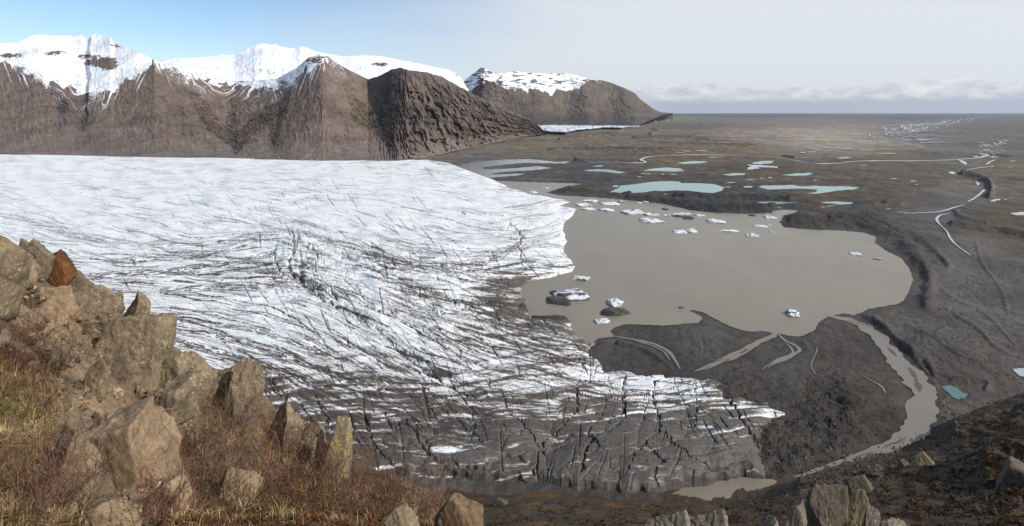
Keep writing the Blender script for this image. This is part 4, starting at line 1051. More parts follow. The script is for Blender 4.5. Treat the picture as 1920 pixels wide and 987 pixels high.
# outcrop steps near the viewpoint
d1, d2, cv, ct = cell2(HXG / .95 + .35 * fbm(HXG, HYG, 3), HYG / .8 + .35 * HZG, True)
d1b, d2b, cvb, ctb = cell2(HXG / .36 + .35 * fbm(HXG * 2, HYG * 2, 3), HYG / .30 + .6 * HZG, True)
APY = HY - HZG / HYG * F                                        # image row of the bare slope


def blob(px, py, cx, cy, rx, ry, soft=.5):
    d = np.hypot((px - cx) / rx, (py - cy) / ry) + .35 * fbm(px / 60, py / 60, 4)
    return sstep(1 + soft * .5, 1 - soft * .5, d)


ROCKY = np.maximum.reduce([blob(HPXG, APY, 130, 590, 190, 120), blob(HPXG, APY, 230, 800, 130, 160), blob(HPXG, APY, 250, 690, 130, 110), blob(HPXG, APY, 230, 860, 110, 150), blob(HPXG, APY, 30, 540, 120, 90), blob(HPXG, APY, 440, 740, 120, 60)]) * near
TURF = (1 - ROCKY) * near
dz = near * (ROCKY * (.16 * (cv - .4) + .15 * ct + .06 * (cvb - .5) + .07 * ctb - .09 * np.exp(-(d2 - d1) / .03) - .05 * np.exp(-(d2b - d1b) / .04)) + .10 * fbm(HXG / 1.3, HYG / 1.3, 4) + .035 * fbm(HXG / .22, HYG / .22, 3))
dz = dz * sstep(.8, 2.0, HYG)
fr = ridged(HXG / 34, HYG / 34, 5) - .6
d1c, d2c, cvc = cell2(HXG / 9, HYG / 9)
dz = dz + far * (3.2 * fr * sstep(0, 60, 420 - HYG + 40) + 1.2 * fbm(HXG / 9, HYG / 12, 5) + .35 * (cvc - .5)) * np.interp(HPXG, [850, 1000, 1500, 1700, 1920], [.45, .4, .5, .8, 1.1])
# steep earth scarps on the right
APYc = APY
for pl, w, h in (([(1790, 812), (1850, 790), (1930, 762), (2100, 700)], 16, 9), ([(1850, 880), (1900, 868), (1990, 850)], 22, 11), ([(1500, 915), (1600, 893), (1640, 886)], 9, 4)):
    dd = dist_pl(HPXG, APYc, pl) / w + .4 * fbm(HXG / 14, HYG / 14, 4)
    dz = dz + far * h * np.exp(-np.maximum(dd, 0) ** 2)
HZ = HZG + dz


def hill_y(px, py):
    """forward distance where the line of sight (px, py) meets the slope (nearest hit)"""
    c = np.clip((np.asarray(px, float) + 700) / 2.0, 0, HPX.size - 1).round().astype(int)
    slope_py = HY - HZ[:, c] / HYG[:, c] * F            # image y of the slope, rows x n
    up = slope_py <= np.asarray(py, float)[None, :]
    up[:20] = False
    r = up.argmax(0)
    return HYG[r, c], HZ[r, c] + HC, up.any(0)


def on_hill(px, py):
    y, z, ok = hill_y(np.array([px]), np.array([py]))
    return Vector(((px - CX) / F * y[0], y[0], z[0]))


def build_hillside():
    soil = s2l(104, 86, 66); tan = s2l(156, 132, 104); greyr = s2l(128, 114, 94); dk = s2l(54, 44, 34); grassd = s2l(110, 86, 54); brown = s2l(72, 58, 43); ochre = s2l(96, 74, 44)
    X, Y = HXG, HYG
    n = fbm(X / .8, Y / .8, 4); n2 = fbm(X / .25 + 8, Y / .25, 4)
    rk = tan + (greyr - tan) * sstep(-.45, .25, n + .6 * (cv - .5) + .35 * n2)[..., None]
    rk = rk * (1 - .45 * np.exp(-(d2 - d1) / .04))[..., None] * (1 + .22 * n2)[..., None]
    tf = soil + (dk - soil) * sstep(-.3, .4, n2 + n)[..., None] * .85
    N = rk * ROCKY[..., None] + tf * (1 - ROCKY)[..., None]
    m1 = fbm(X / 16, Y / 24, 5); m2 = fbm(X / 5, Y / 6, 4)
    Fc = brown + (s2l(72, 62, 52) - brown) * sstep(-.3, .3, m1)[..., None]
    Fc = Fc + (ochre - Fc) * (sstep(.15, .5, fbm(X / 22 + 7, Y / 30, 4)) * .75)[..., None]
    low = sstep(60, 6, (APY - np.interp(HPXG, [880, 1180, 1370, 1440, 1540, 1700, 1800, 1920], [934, 942, 946, 926, 890, 846, 806, 748])))
    Fc = Fc + (s2l(84, 74, 64) - Fc) * (low * .6 * sstep(1380, 1500, HPXG))[..., None]
    Fc = Fc * (1 + .35 * m2)[..., None]
    shr = sstep(.1, .4, m2 + .3 * m1) * sstep(1650, 1800, HPXG) * .6
    Fc = Fc + (s2l(46, 38, 28) - Fc) * shr[..., None]
    C = N * near[..., None] + Fc * (1 - near)[..., None]
    o = grid_obj('hillside', X, Y, HZ + HC, M_hill, {'col': np.clip(C, .01, .8)})
    tag(o, 'brown rocky hillside falling from the viewpoint to the valley floor', 'hillside', kind='structure')


build_hillside()

# ------------------------------------------------------------------ rocks
import bmesh


def ico(sub):
    bm = bmesh.new(); bmesh.ops.create_icosphere(bm, subdivisions=sub, radius=1.0)
    V = np.array([v.co[:] for v in bm.verts]); Fc = np.array([[v.index for v in f.verts] for f in bm.faces]); bm.free()
    return V, Fc


ICO = {k: ico(k) for k in (3, 4, 5, 6)}


def rock_mesh(name, size, seed, sub=5, planes=14, rough=.06, peak=0.0, flat_bottom=False, lean=0.0):
    """a jointed block: three rough joint directions, a few chamfers, cracks and weathering"""
    r = np.random.default_rng(seed)
    V, Fc = ICO[sub]
    q, _ = np.linalg.qr(r.normal(size=(3, 3)) * .45 + np.eye(3))
    J = np.concatenate([q.T, -q.T]) + r.normal(size=(6, 3)) * .16
    N = np.concatenate([J, r.normal(size=(max(planes - 7, 3), 3))]); N /= np.linalg.norm(N, axis=1)[:, None]
    d = np.concatenate([r.uniform(.48, .74, 6), r.uniform(.58, .80, len(N) - 6)])
    rad = np.full(len(V), 1.0)
    for n_, d_ in zip(N, d):
        c = V @ n_
        rad = np.where(c > .05, np.minimum(rad, d_ / np.maximum(c, .05)), rad)
    P = V * rad[:, None]
    P = P / np.abs(P).max(0)
    if peak:
        t = np.clip((P[:, 2] + 1) / 2, 0, 1)
        k = 1 - peak * t ** 1.2
        P[:, 0] = P[:, 0] * k + lean * t; P[:, 1] *= k
    w = P * 1.3 + seed * 3.1
    dsp = fbm3(w, 3) * rough * .8 + (np.abs(fbm3(w * 2.2 + 5, 4)) - .2) * rough * .9
    # stepped breaks along the joints
    for n_ in J[:3]:
        c = P @ n_ * 2.3 + .5 * fbm3(w * 1.4 + 3, 3) + r.uniform(0, 5)
        f = c - np.floor(c)
        dsp = dsp - .06 * np.exp(-np.minimum(f, 1 - f) / .018) * sstep(-.05, .25, fbm3(w * 1.1 + 9, 2)) + .022 * (np.floor(c) % 2 - .5)
    P = P + V * dsp[:, None]
    if sub >= 5:
        P = P + V * (fbm3(w * 7, 4) * rough * .32)[:, None]
    P = P * np.array(size) / 2
    return P, Fc


def rock_material(name, c1, c2, lichen, lamount, sc=6.0):
    m = Mat(name); v = m.coords(True)
    n = m.noise(v, sc * .5, 7, .65); n2 = m.noise(v, sc * 3.2, 6, .7)
    c = m.ramp(n, [(.3, tuple(c1)), (.68, tuple(c2))])
    c = m.mix(c, m.ramp(n2, [(.3, (.62,) * 3), (.7, (1.3,) * 3)]), 1.0, 'MULTIPLY')
    spot = m.ramp(m.noise(v, sc * 7, 5, .62), [(.56, (0, 0, 0)), (.63, (1, 1, 1))])
    area = m.ramp(m.noise(v, sc * .7, 4, .6), [(.55 - lamount * .2, (0, 0, 0)), (.72 - lamount * .2, (1, 1, 1))])
    f = m.mix(spot, area, 1.0, 'MULTIPLY')
    c = m.mix(c, tuple(lichen), f)
    m.bump(n2, .55, .03)
    return m.out(c, .92, .15)


MR = {
    'grey': rock_material('lichen_grey_rock', s2l(92, 81, 66), s2l(144, 127, 104), s2l(190, 178, 128), .6),
    'tan': rock_material('tan_rock', s2l(114, 96, 75), s2l(162, 138, 110), s2l(160, 150, 118), .25),
    'brown': rock_material('mossy_brown_rock', s2l(74, 48, 30), s2l(124, 84, 52), s2l(130, 108, 60), .5),
    'yellow': rock_material('yellow_lichen_rock', s2l(108, 96, 80), s2l(150, 134, 108), s2l(188, 170, 70), 1.2),
    'rust': rock_material('rust_lichen_rock', s2l(84, 70, 56), s2l(140, 118, 94), s2l(136, 80, 52), .9),
    'pale': rock_material('pale_grey_rock', s2l(84, 78, 68), s2l(136, 126, 110), s2l(176, 166, 136), .8, 3.0),
    'dark': rock_material('dark_grey_rock', s2l(66, 58, 50), s2l(112, 102, 88), s2l(150, 140, 106), .5, 2.0),
}


def depth_at(px, py):
    y, z, ok = hill_y(np.array([px]), np.array([py]))
    return float(y[0])


def place_rock(label, px0, px1, py0, py1, mat, seed, peak=0.0, rot=0.0, lean=0.0, deep=1.0, planes=14, sub=5, y=None, sink=.22, rough=.06, name='rock', group='rocks on the cliff edge'):
    """a rock that fills the given image pixel box, standing on the slope under its lower edge"""
    cx = (px0 + px1) / 2
    if y is None: y = depth_at(cx, py1 - 6)
    w = (px1 - px0) / F * y; h = (py1 - py0) / F * y * (1.15 + sink)
    P, Fc = rock_mesh(name, (w, w * deep, h), seed, sub, planes, rough, peak * .62, lean=lean * .6)
    ti = random.Random(seed * 7).uniform(.02, .34); P = P @ np.array([[math.cos(ti), 0, -math.sin(ti)], [0, 1, 0], [math.sin(ti), 0, math.cos(ti)]])
    P[:, 2] *= h / (P[:, 2].max() - P[:, 2].min())
    ca, sa = math.cos(rot), math.sin(rot)
    P = P @ np.array([[ca, sa, 0], [-sa, ca, 0], [0, 0, 1]])
    P[:, 0] *= w * 1.12 / (P[:, 0].max() - P[:, 0].min())
    P[:, 0] -= (P[:, 0].max() + P[:, 0].min()) / 2
    yc = y + w * deep * .25
    top = HC - (py0 - HY) / F * yc
    base = HC - (py1 - HY) / F * y
    P[:, 2] -= P[:, 2].max()
    zb = P[:, 2].min()
    o = add_obj(name, raw_mesh(name, P - np.array([0, 0, zb]), Fc, 3), MR[mat], loc=((cx - CX) / F * yc, yc, top + zb))
    return tag(o, label, 'rock', group)


ROCKS = [
    ('big grey lichen speckled boulder at the far left end of the cliff edge', -90, 34, 440, 580, 'grey', 11, .25),
    ('grey pointed rock behind the pale tan block on the cliff edge', 20, 104, 446, 530, 'grey', 12, .45),
    ('pale tan rectangular block beside the dark brown mossy lump', 32, 68, 482, 532, 'tan', 13, .1),
    ('dark brown moss covered lump overhanging the cliff edge', 62, 134, 470, 542, 'brown', 14, .0),
    ('broad tan slab below the dark brown mossy lump', 40, 150, 532, 604, 'tan', 15, .4),
    ('grey sloping outcrop rock between the tan slab and the small spire', 112, 236, 528, 640, 'grey', 16, .55),
    ('small grey pointed rock leaning beside the slim spire', 180, 228, 543, 610, 'grey', 17, .6),
    ('slim pointed grey spire rising against the white ice', 226, 280, 542, 625, 'grey', 18, .75),
    ('large lichen spotted grey slab under the slim spire', 190, 310, 590, 715, 'grey', 19, .5),
    ('dark sided rock with a black crack next to the red heather', 144, 206, 668, 748, 'grey', 21, .45),
    ('blocky grey lichen boulder perched on the edge right of the slab', 298, 400, 656, 768, 'grey', 22, .1),
    ('small grey rock wedged against the tall pointed spire', 388, 436, 688, 772, 'grey', 23, .5),
    ('tall pointed grey boulder standing out over the striped ice', 404, 492, 670, 800, 'grey', 24, .62),
    ('rounded grey rock with lichen just below the tall pointed boulder', 488, 572, 746, 850, 'grey', 25, .5),
    ('narrow split rock with yellow lichen on its tip', 592, 656, 781, 900, 'yellow', 26, .9),
    ('squat grey rock half hidden by twigs beside the yellow tipped rock', 548, 606, 796, 880, 'grey', 27, .55),
    ('tan wedge shaped slab with a black crack along its side', 244, 330, 762, 850, 'tan', 28, .45),
    ('long flat tan slab in the middle of the near ledge', 150, 318, 760, 915, 'tan', 29, .6),
    ('smooth pale tan rock at the bottom edge of the ledge', 146, 262, 925, 1030, 'tan', 31, .25),
    ('small tan rock next to a dark hollow near the bottom edge', 286, 352, 892, 968, 'tan', 32, .3),
    ('tan rounded rock sticking out of the brown scrub', 396, 486, 874, 960, 'tan', 33, .35),
    ('rust stained rock at the right end of the brown scrub', 808, 902, 926, 1050, 'rust', 134, .55),
    ('low grey rock among twigs beside the rust stained rock', 690, 784, 952, 1050, 'grey', 135, .55),
    ('grey brown block between the long slab and the blocky grey boulder', 268, 372, 700, 800, 'grey', 36, .3),
    ('cracked tan rock at the left foot of the long slab', 90, 180, 800, 930, 'tan', 37, .4),
]
for i, (lab, a, b, c, d, mt, sd, pk) in enumerate(ROCKS):
    r = random.Random(sd)
    place_rock(lab, a, b, c, d, mt, sd, pk, rot=r.uniform(-.5, .5), lean=r.uniform(-.3, .3) * (pk > .4), deep=r.uniform(.75, 1.1), planes=r.choice((11, 14, 17)), sub=6 if (b - a) > 70 else 5, rough=.085)

NEAR = [
    ('big square faced grey boulder below the viewpoint on the right', 1500, 1592, 912, 1060, 'dark', 141, .05, 19.0),
    ('thin upright grey shard leaning on the big square boulder', 1478, 1512, 938, 1030, 'pale', 42, .7, 18.8),
    ('broken grey rock left of the thin shard', 1458, 1510, 946, 1040, 'pale', 143, .25, 18.4),
    ('mossy sunlit rock slope right of the big square boulder', 1570, 1652, 926, 1060, 'yellow', 144, .35, 19.6),
    ('small grey block below the mossy sunlit rock', 1612, 1650, 955, 1020, 'pale', 45, .3, 18.6),
    ('low jagged grey rocks at the right end of the boulder pile', 1640, 1712, 970, 1040, 'pale', 46, .4, 18.4),
    ('low lichen rock left of the boulder pile at the bottom edge', 1396, 1476, 970, 1060, 'pale', 147, .2, 18.2),
    ('pale streaked low boulder at the bottom edge, the rounder of two', 1204, 1300, 958, 1060, 'pale', 148, .25, 15.5),
    ('pale streaked low boulder at the bottom edge, the sharper of two', 1268, 1372, 956, 1070, 'pale', 148, .3, 15.8),
]
for lab, a, b, c, d, mt, sd, pk, yy in NEAR:
    place_rock(lab, a, b, c, d, mt, sd, pk, rot=.4, y=yy, deep=.9, planes=10, sub=6, rough=.07, group='boulders below the viewpoint')
SLOPE = [
    ('angular boulder with one sunlit side alone on the brown slope', 1716, 1750, 846, 880, 'yellow', 51, .35),
    ('small dark boulder left of the lone angular boulder', 1684, 1706, 864, 882, 'dark', 52, .3),
    ('dark rocky knob behind the boulder pile', 1588, 1640, 886, 930, 'dark', 53, .4),
    ('dark crag at the right margin of the slope', 1872, 1950, 862, 925, 'dark', 54, .3),
    ('pale flat slab lying on the brown slope, the upper of two', 1822, 1842, 858, 866, 'pale', 55, .1),
    ('pale flat slab lying on the brown slope, the lower of two', 1826, 1840, 871, 880, 'pale', 56, .2),
    ('dark rounded boulder on the slope below the ice front', 925, 955, 934, 954, 'dark', 57, .2),
    ('small pale stone on the slope above the two low boulders', 1370, 1384, 934, 944, 'pale', 58, .2),
]
for lab, a, b, c, d, mt, sd, pk in SLOPE:
    place_rock(lab, a, b, c, d, mt, sd, pk, rot=.3, deep=.9, planes=10, sub=5, rough=.08, name='boulder', group='boulders on the lower slope')

# rubble along the river: single stones
STONE = []
for k in range(6):
    P, Fc = rock_mesh('stone', (1, 1, .8), 70 + k, 3, 10, .08)
    me = raw_mesh('stone', P, Fc, 3); me.materials.append(MR['dark']); STONE.append(me)
rs = random.Random(5)
n = 0
while n < 210:
    t = rs.random()
    cxp = 1500 + 320 * t
    cyp = np.interp(cxp, [1500, 1560, 1640, 1700, 1760, 1820], [893, 880, 855, 838, 812, 790]) + rs.gauss(4, 8)
    if rs.random() < .12: cxp = rs.uniform(1760, 1830); cyp = rs.uniform(775, 800)
    y, z, ok = hill_y(np.array([cxp]), np.array([cyp]))
    if not ok[0] or y[0] > HC * F / (cyp - HY): yy = HC * F / (cyp - HY); zz = .3
    else: yy = y[0]; zz = z[0]
    o = add_obj('boulder', STONE[n % 6], None, loc=((cxp - CX) / F * yy, yy, zz + .2))
    s = rs.choice((.9, 1.1, 1.3, 1.6, 2.3)); o.scale = (s, s * rs.uniform(.7, 1.1), s * rs.uniform(.7, 1.0)); o.rotation_euler = (0, 0, rs.uniform(0, 6.28))
    tag(o, 'small dark boulder in the rubble strip along the silty river', 'boulder', 'rubble boulders along the river')
    n += 1

M_chip = surface_mat('stone_chips', 9.0, var=(.6, 1.35), bump=(.6, .01), fine=60.0)


def rubble(name, label, PX, PY, base_h, lo, hi, seed, pal, mat=None):
    r = np.random.default_rng(seed)
    px_, dip_, Zg = GGRID
    y = ground_y(PY); x = (PX - CX) / F * y
    ci = np.clip(((PX - px_[0]) / 2).round().astype(int), 0, len(px_) - 1); ri = np.clip(np.searchsorted(dip_, PY - HY), 0, len(dip_) - 1)
    z = Zg[ri, ci]
    if base_h is not None: y, z, _ = hill_y(PX, PY); x = (PX - CX) / F * y
    n = len(x)
    S = lo + (hi - lo) * r.random(n) ** 4.5
    O = np.array([[1, 0, 0], [-1, 0, 0], [0, 1, 0], [0, -1, 0], [0, 0, 1], [0, 0, -1]], float)
    T = np.array([[0, 2, 4], [2, 1, 4], [1, 3, 4], [3, 0, 4], [2, 0, 5], [1, 2, 5], [3, 1, 5], [0, 3, 5]])
    V = (O[None] * r.uniform(.5, 1.1, (n, 6, 1)) + r.normal(0, .18, (n, 6, 3))) * S[:, None, None]
    V = V + np.stack([x, y, z + S * .2], 1)[:, None]
    Q = (T[None] + (np.arange(n) * 6)[:, None, None]).reshape(-1, 3)
    C = np.array([s2l(*t) for t in pal])[r.integers(0, len(pal), n)] * r.uniform(.75, 1.25, n)[:, None]
    o = add_obj(name, raw_mesh(name, V.reshape(-1, 3), Q, 3, {'col': np.repeat(C, 6, 0)}, smooth=False), mat or M_ground)
    tag(o, label, 'rubble', kind='stuff')


_r = np.random.default_rng(55)
_px = _r.uniform(1240, 1720, 16000); _py = _r.uniform(690, 900, 16000)
_k = (relief(_px, _py) + _r.normal(0, 1, 16000) > 4.3) & (fbm(_px / 40, _py / 20, 3) > -.2)
rubble('rubble', 'loose grey rubble covering the buried ice beyond the white tongue', _px[_k], _py[_k], None, .2, 1.2, 56, [(74, 68, 62), (66, 61, 55), (86, 80, 72), (80, 74, 66), (60, 55, 50), (104, 98, 90)])
_px = _r.uniform(1380, 1960, 14000); _py = _r.uniform(740, 985, 14000)
_lim = np.interp(_px, [1370, 1440, 1540, 1700, 1800, 1960], [952, 932, 898, 854, 814, 748])
_y, _z, _ok = hill_y(_px, _py)
_k = (_py > _lim) & (_r.random(14000) < np.exp(-(_py - _lim) / 34) + .12) & (_y > 90)
rubble('scree', 'loose stones scattered over the foot of the brown slope', _px[_k], _py[_k], 1, .15, .95, 57, [(84, 76, 66), (66, 58, 50), (100, 92, 80), (58, 50, 42)])

_px = _r.uniform(1380, 1990, 22000); _py = 430 + 380 * _r.random(22000) ** 1.3
_k = (fbm(_px / 50, _py / 20, 4) + _r.normal(0, .25, 22000) > .0)
for _p in (LAKE, [(1540, 585), (1650, 600), (1740, 690), (1765, 780), (1700, 850), (1480, 910), (1640, 840), (1690, 740), (1640, 660)]): _k &= poly_sd(_px, _py, _p) < -3
rubble('gravel', 'scattered stones over the dark outwash gravel', _px[_k], _py[_k], None, .12, 1.0, 58, [(96, 90, 83), (76, 70, 64), (60, 55, 50), (112, 106, 98)])

_px = _r.uniform(-20, 520, 9000); _py = _r.uniform(470, 985, 9000)
_led = [(-60, 450), (100, 470), (320, 650), (420, 710), (500, 770), (480, 800), (390, 790), (330, 810), (325, 890), (380, 950), (270, 1010), (130, 1010), (150, 900), (120, 800), (100, 700), (20, 640), (-60, 640)]
_k = (poly_sd(_px, _py, _led) > 0) & (fbm(_px / 30, _py / 30, 3) + _r.normal(0, .15, 9000) > .08)
_y, _z, _ok = hill_y(_px, _py); _k &= _ok & (_y < 14)
rubble('broken_stone', 'loose broken stones lying between the rocks of the ledge', _px[_k], _py[_k], 1, .008, .055, 59, [(140, 118, 92), (116, 102, 84), (96, 82, 66), (160, 138, 110), (84, 70, 54)], M_chip)

# ------------------------------------------------------------------ icebergs
m = Mat('iceberg_ice'); M_berg = None
c = m.mix(m.attr('col'), m.ramp(m.noise(m.coords(), .5, 5, .6), [(.3, (.85,) * 3), (.7, (1.1,) * 3)]), 1.0, 'MULTIPLY'); m.bump(m.noise(m.coords(), 1.2, 5, .6), .4, .3)
M_berg = m.out(c, .5, .3)
BERGS = [
    ('flat white floe closest to the ice edge among the far floes', 1078, 1108, 377, 388, 0), ('thin white floe behind the flat floe by the ice edge', 1088, 1122, 373, 380, 0), ('long thin white floe near the black bar', 1121, 1163, 378, 386, 0),
    ('grey streaked little floe before the thin white floes', 1088, 1119, 388, 395, .3), ('plain white oval floe right of the grey streaked floe', 1120, 1154, 389.5, 398, 0), ('long humped white iceberg, longest of the far row', 1161, 1210, 392, 404, .05), ('ragged white iceberg tailing the long humped one', 1198, 1238, 397, 406, .15),
    ('small grey chip at the tail of the far iceberg row', 1239, 1257, 402, 407, .4), ('broad white wedge iceberg in front of the far row', 1196, 1242, 406, 420, 0), ('white iceberg split by a dark notch', 1262, 1287, 424, 439, 0), ('pointed white half beside the dark notch', 1283, 1310, 424.5, 438, .05),
    ('dark dirty chunk against the black bar', 1239, 1255, 388, 395, .95), ('long thin white slab over two dark chunks', 1257, 1304, 398.5, 404, .05), ('dark chunk under the left end of the long thin slab', 1259, 1282, 402, 409, .9), ('dark chunk under the right end of the long thin slab', 1275, 1303, 404, 412, .9),
    ('pale little floe right of the long thin slab', 1300, 1321, 400.5, 407, .1), ('smooth white oval iceberg near the black bar tip', 1320, 1357, 409, 420, 0), ('low white sliver afloat in mid lake', 1344, 1388, 430.5, 436, 0), ('tilted white iceberg right of the low sliver', 1397, 1422, 434, 446, .08),
    ('chain of small grey white lumps', 1409, 1442, 421, 428, .2), ('jagged white iceberg by the lake inlet', 1430, 1457, 403, 412, .08), ('tiny grey lump under the chain of lumps', 1441, 1452, 430.5, 437, .5), ('dark chunk near the inlet shore', 1402, 1418, 401, 407, .9),
    ('lone white iceberg off the right shore', 1595, 1616, 471, 481, .08), ('small grey iceberg nearest the right shore', 1637, 1653, 482, 489, .55), ('white and black speckled iceberg near the delta', 1472, 1496, 576, 597, .42),
    ('slender pale iceberg off the ice edge', 1070, 1112, 513, 529, .15), ('large grey streaked iceberg, biggest on the lake', 1034, 1112, 532, 570, .5), ('black mud covered ice hummock joined to the biggest iceberg', 1024, 1074, 549, 576, 1), ('upright grey and white iceberg beside the dark flat hummock', 1138, 1169, 554, 578, .3),
    ('dark flat spindle shaped ice hummock', 1115, 1181, 573, 597, 1), ('pale pointed iceberg below the dark spindle hummock', 1114, 1146, 592, 610, .12), ('tiny black speck of ice off the mud spit', 1272, 1284, 575, 580, 1),
    ('small white floe in the grey inlet behind the glacier corner', 990, 1010, 356, 364, .1), ('tiny white floe farthest up the grey inlet', 1018, 1032, 351, 355, .05), ('little grey floe close under the black bar', 1158, 1174, 376, 381, .6), ('pale scrap of ice beside the little grey floe', 1192, 1204, 377.5, 382.5, .1), ('thin pale scrap of ice before the black bar', 1203, 1216, 376.5, 381, .1),
    ('dark muddy ice slab under the glacier corner', 1000, 1072, 588, 604, 1), ('tiny white scrap in mid lake near the speckled shore', 1440, 1447, 420, 423.5, 0), ('muddy ice block at the glacier notch', 966, 990, 556, 584, 1),
]
for i, (lab, a, b, c0, c1, dirt) in enumerate(BERGS):
    y = ground_y(c1 - .4)
    cx = (a + b) / 2
    w = (b - a) / F * y
    hpx = (c1 - c0)
    dpt = float(np.clip(hpx / F * y * .8 / ((c1 - HY) / F), .5 * w, 1.5 * w))
    ang = (c1 - HY) / F
    h = float(np.clip(hpx / F * y - dpt * ang * .75, .05 * w, .13 * w if hpx / (b - a) < .7 else .42 * w))
    r = np.random.default_rng(200 + i)
    P, Fc = rock_mesh('iceberg', (w, dpt, h * 2), 200 + i, 5, 15, .10, .25)
    # sharpen: jagged ridges
    P[:, 2] += h * .25 * (fbm3(P / w * 5 + i, 3)) * (P[:, 2] > 0)
    P[:, 2] *= h / max(P[:, 2].max(), .01)
    P[:, 2] = np.where(P[:, 2] < 0, P[:, 2] * .4, P[:, 2])
    P[:, 0] *= w / (P[:, 0].max() - P[:, 0].min())
    q = P / w * np.array([4, 4, 9]) + i * 2.3
    fd = fbm3(q, 4)
    dm = sstep(-.25, .25, fd + (dirt - .5) * 1.5) if .2 < dirt < 1 else np.full(len(P), dirt) + (.75 * sstep(.22, .4, fd + dirt) if dirt < .2 else 0)
    line = np.exp(-np.maximum(P[:, 2], 0) / (.10 * h)) * .35
    C = s2l(222, 223, 222) * (1 - dm[:, None]) + s2l(62, 57, 52) * dm[:, None]
    C = C * (1 + .15 * fd)[:, None]
    C = C + (s2l(120, 128, 130) - C) * (line * (1 - dm))[:, None]
    o = add_obj('iceberg', raw_mesh('iceberg', P, Fc, 3, {'col': np.clip(C, .02, .88)}), M_berg, loc=((cx - CX) / F * (y + dpt * .45), y + dpt * .45, .2))
    tag(o, lab, 'iceberg', 'icebergs on the lake')

# ------------------------------------------------------------------ far farm
m = Mat('white_farm_wall'); M_fw = m.out(tuple(s2l(225, 225, 222)), .8)
m = Mat('farm_roof'); M_fr = m.out(tuple(s2l(120, 60, 52)), .7)
for (cxp, cyp, wid, lab) in ((1251, 226.5, 4, 'white farm building highest on the far green field'), (1229, 228.3, 3.2, 'white farm building nearest the headland foot'), (1262, 227.3, 2.4, 'small white barn out on the far green field')):
    x, y = to_world(cxp, cyp); s = wid / F * y
    e = bpy.data.objects.new('farmhouse', None); COL.objects.link(e); e.location = (float(x), float(y), 4.0); tag(e, lab, 'farmhouse', 'farm buildings on the far plain')
    a, b, h = s / 2, s * .3, s * .32
    me = bpy.data.meshes.new('wall'); me.from_pydata([(-a, -b, -4), (a, -b, -4), (a, b, -4), (-a, b, -4), (-a, -b, h), (a, -b, h), (a, b, h), (-a, b, h), (-a, 0, h * 1.7), (a, 0, h * 1.7)], [], [(0, 1, 5, 4), (1, 2, 6, 9, 5), (2, 3, 7, 6), (3, 0, 4, 8, 7)]); add_obj('wall', me, M_fw, e)
    me = bpy.data.meshes.new('roof'); me.from_pydata([(-a * 1.05, -b * 1.1, h), (a * 1.05, -b * 1.1, h), (a * 1.05, 0, h * 1.78), (-a * 1.05, 0, h * 1.78), (-a * 1.05, b * 1.1, h), (a * 1.05, b * 1.1, h)], [], [(0, 1, 2, 3), (3, 2, 5, 4)]); add_obj('roof', me, M_fr, e)

# ------------------------------------------------------------------ plants
m = Mat('dry_grass_blade'); M_blade = m.out(m.attr('col'), .85, .1)


def veg_points(n, areas, seed, ymax=14):
    """random spots on the near slope inside soft patches (image x, image y, radii, weight)"""
    r = np.random.default_rng(seed)
    tot = sum(a[4] for a in areas)
    PX = []; PY = []
    for cx, cy, rx, ry, w in areas:
        k = int(n * w / tot)
        a = r.uniform(0, 2 * np.pi, k); q = np.sqrt(r.random(k)) * (1 + .25 * r.normal(size=k))
        PX.append(cx + np.cos(a) * rx * q); PY.append(cy + np.sin(a) * ry * q)
    PX = np.concatenate(PX); PY = np.concatenate(PY)
    y, z, ok = hill_y(PX, PY)
    k = ok & (y < ymax) & (y > .9)
    PX, PY, y, z = PX[k], PY[k], y[k], z[k]
    cl = fbm(PX / 26 + 2, PY / 26, 3)
    k = cl + r.normal(0, .25, len(cl)) > .04
    led = np.array([(-60, 430), (100, 440), (320, 640), (420, 690), (500, 740), (480, 790), (390, 770), (320, 800), (318, 880), (360, 930), (270, 1010), (150, 1010), (170, 900), (130, 800), (110, 710), (20, 655), (-60, 650)], float)
    k &= poly_sd(PX + 14 * fbm(PX / 22, PY / 22, 3), PY + 14 * fbm(PX / 22 + 7, PY / 22, 3), led) < r.exponential(6, len(PX))
    return PX[k], PY[k], y[k], z[k]


def blades(name, label, n, areas, seed, lo, hi, wd, cols, lean=.5, bend=.5):
    r = np.random.default_rng(seed)
    PX, PY, y, z = veg_points(n, areas, seed)
    x = (PX - CX) / F * y; n = len(x)
    L = r.uniform(lo, hi, n) * (1 + .4 * fbm(PX / 20, PY / 20, 2))
    a = r.uniform(0, 2 * np.pi, n); t = np.abs(r.normal(0, lean, n))
    dx = np.cos(a) * np.sin(t); dy = np.sin(a) * np.sin(t); dz = np.cos(t)
    sd = np.stack([-np.sin(a + r.normal(0, .8, n)), np.cos(a), np.zeros(n)], 1) * (wd * r.uniform(.6, 1.4, n))[:, None]
    B = np.stack([x, y, z - .01], 1); Dv = np.stack([dx, dy, dz], 1) * L[:, None]
    mid = B + Dv * .55
    tip = B + Dv * np.array([1 + bend, 1 + bend, 1.0]) - np.array([0, 0, 1]) * (L * bend * .35)[:, None]
    V = np.stack([B - sd, B + sd, mid + sd * .75, mid - sd * .75, tip], 1).reshape(-1, 3)
    b = (np.arange(n) * 5)[:, None]
    T = np.concatenate([b + [0, 1, 2], b + [0, 2, 3], b + [3, 2, 4]])
    ci = np.clip(((fbm(PX / 40 + seed, PY / 40, 3) * .5 + .5) * len(cols) + r.normal(0, .8, n)), 0, len(cols) - 1).astype(int)
    C = np.array([s2l(*c) for c in cols])[ci] * r.uniform(.7, 1.25, n)[:, None]
    C = np.repeat(C, 5, 0)
    o = add_obj(name, raw_mesh(name, V, T, 3, {'col': C}), M_blade)
    return tag(o, label, 'ground cover', kind='stuff')


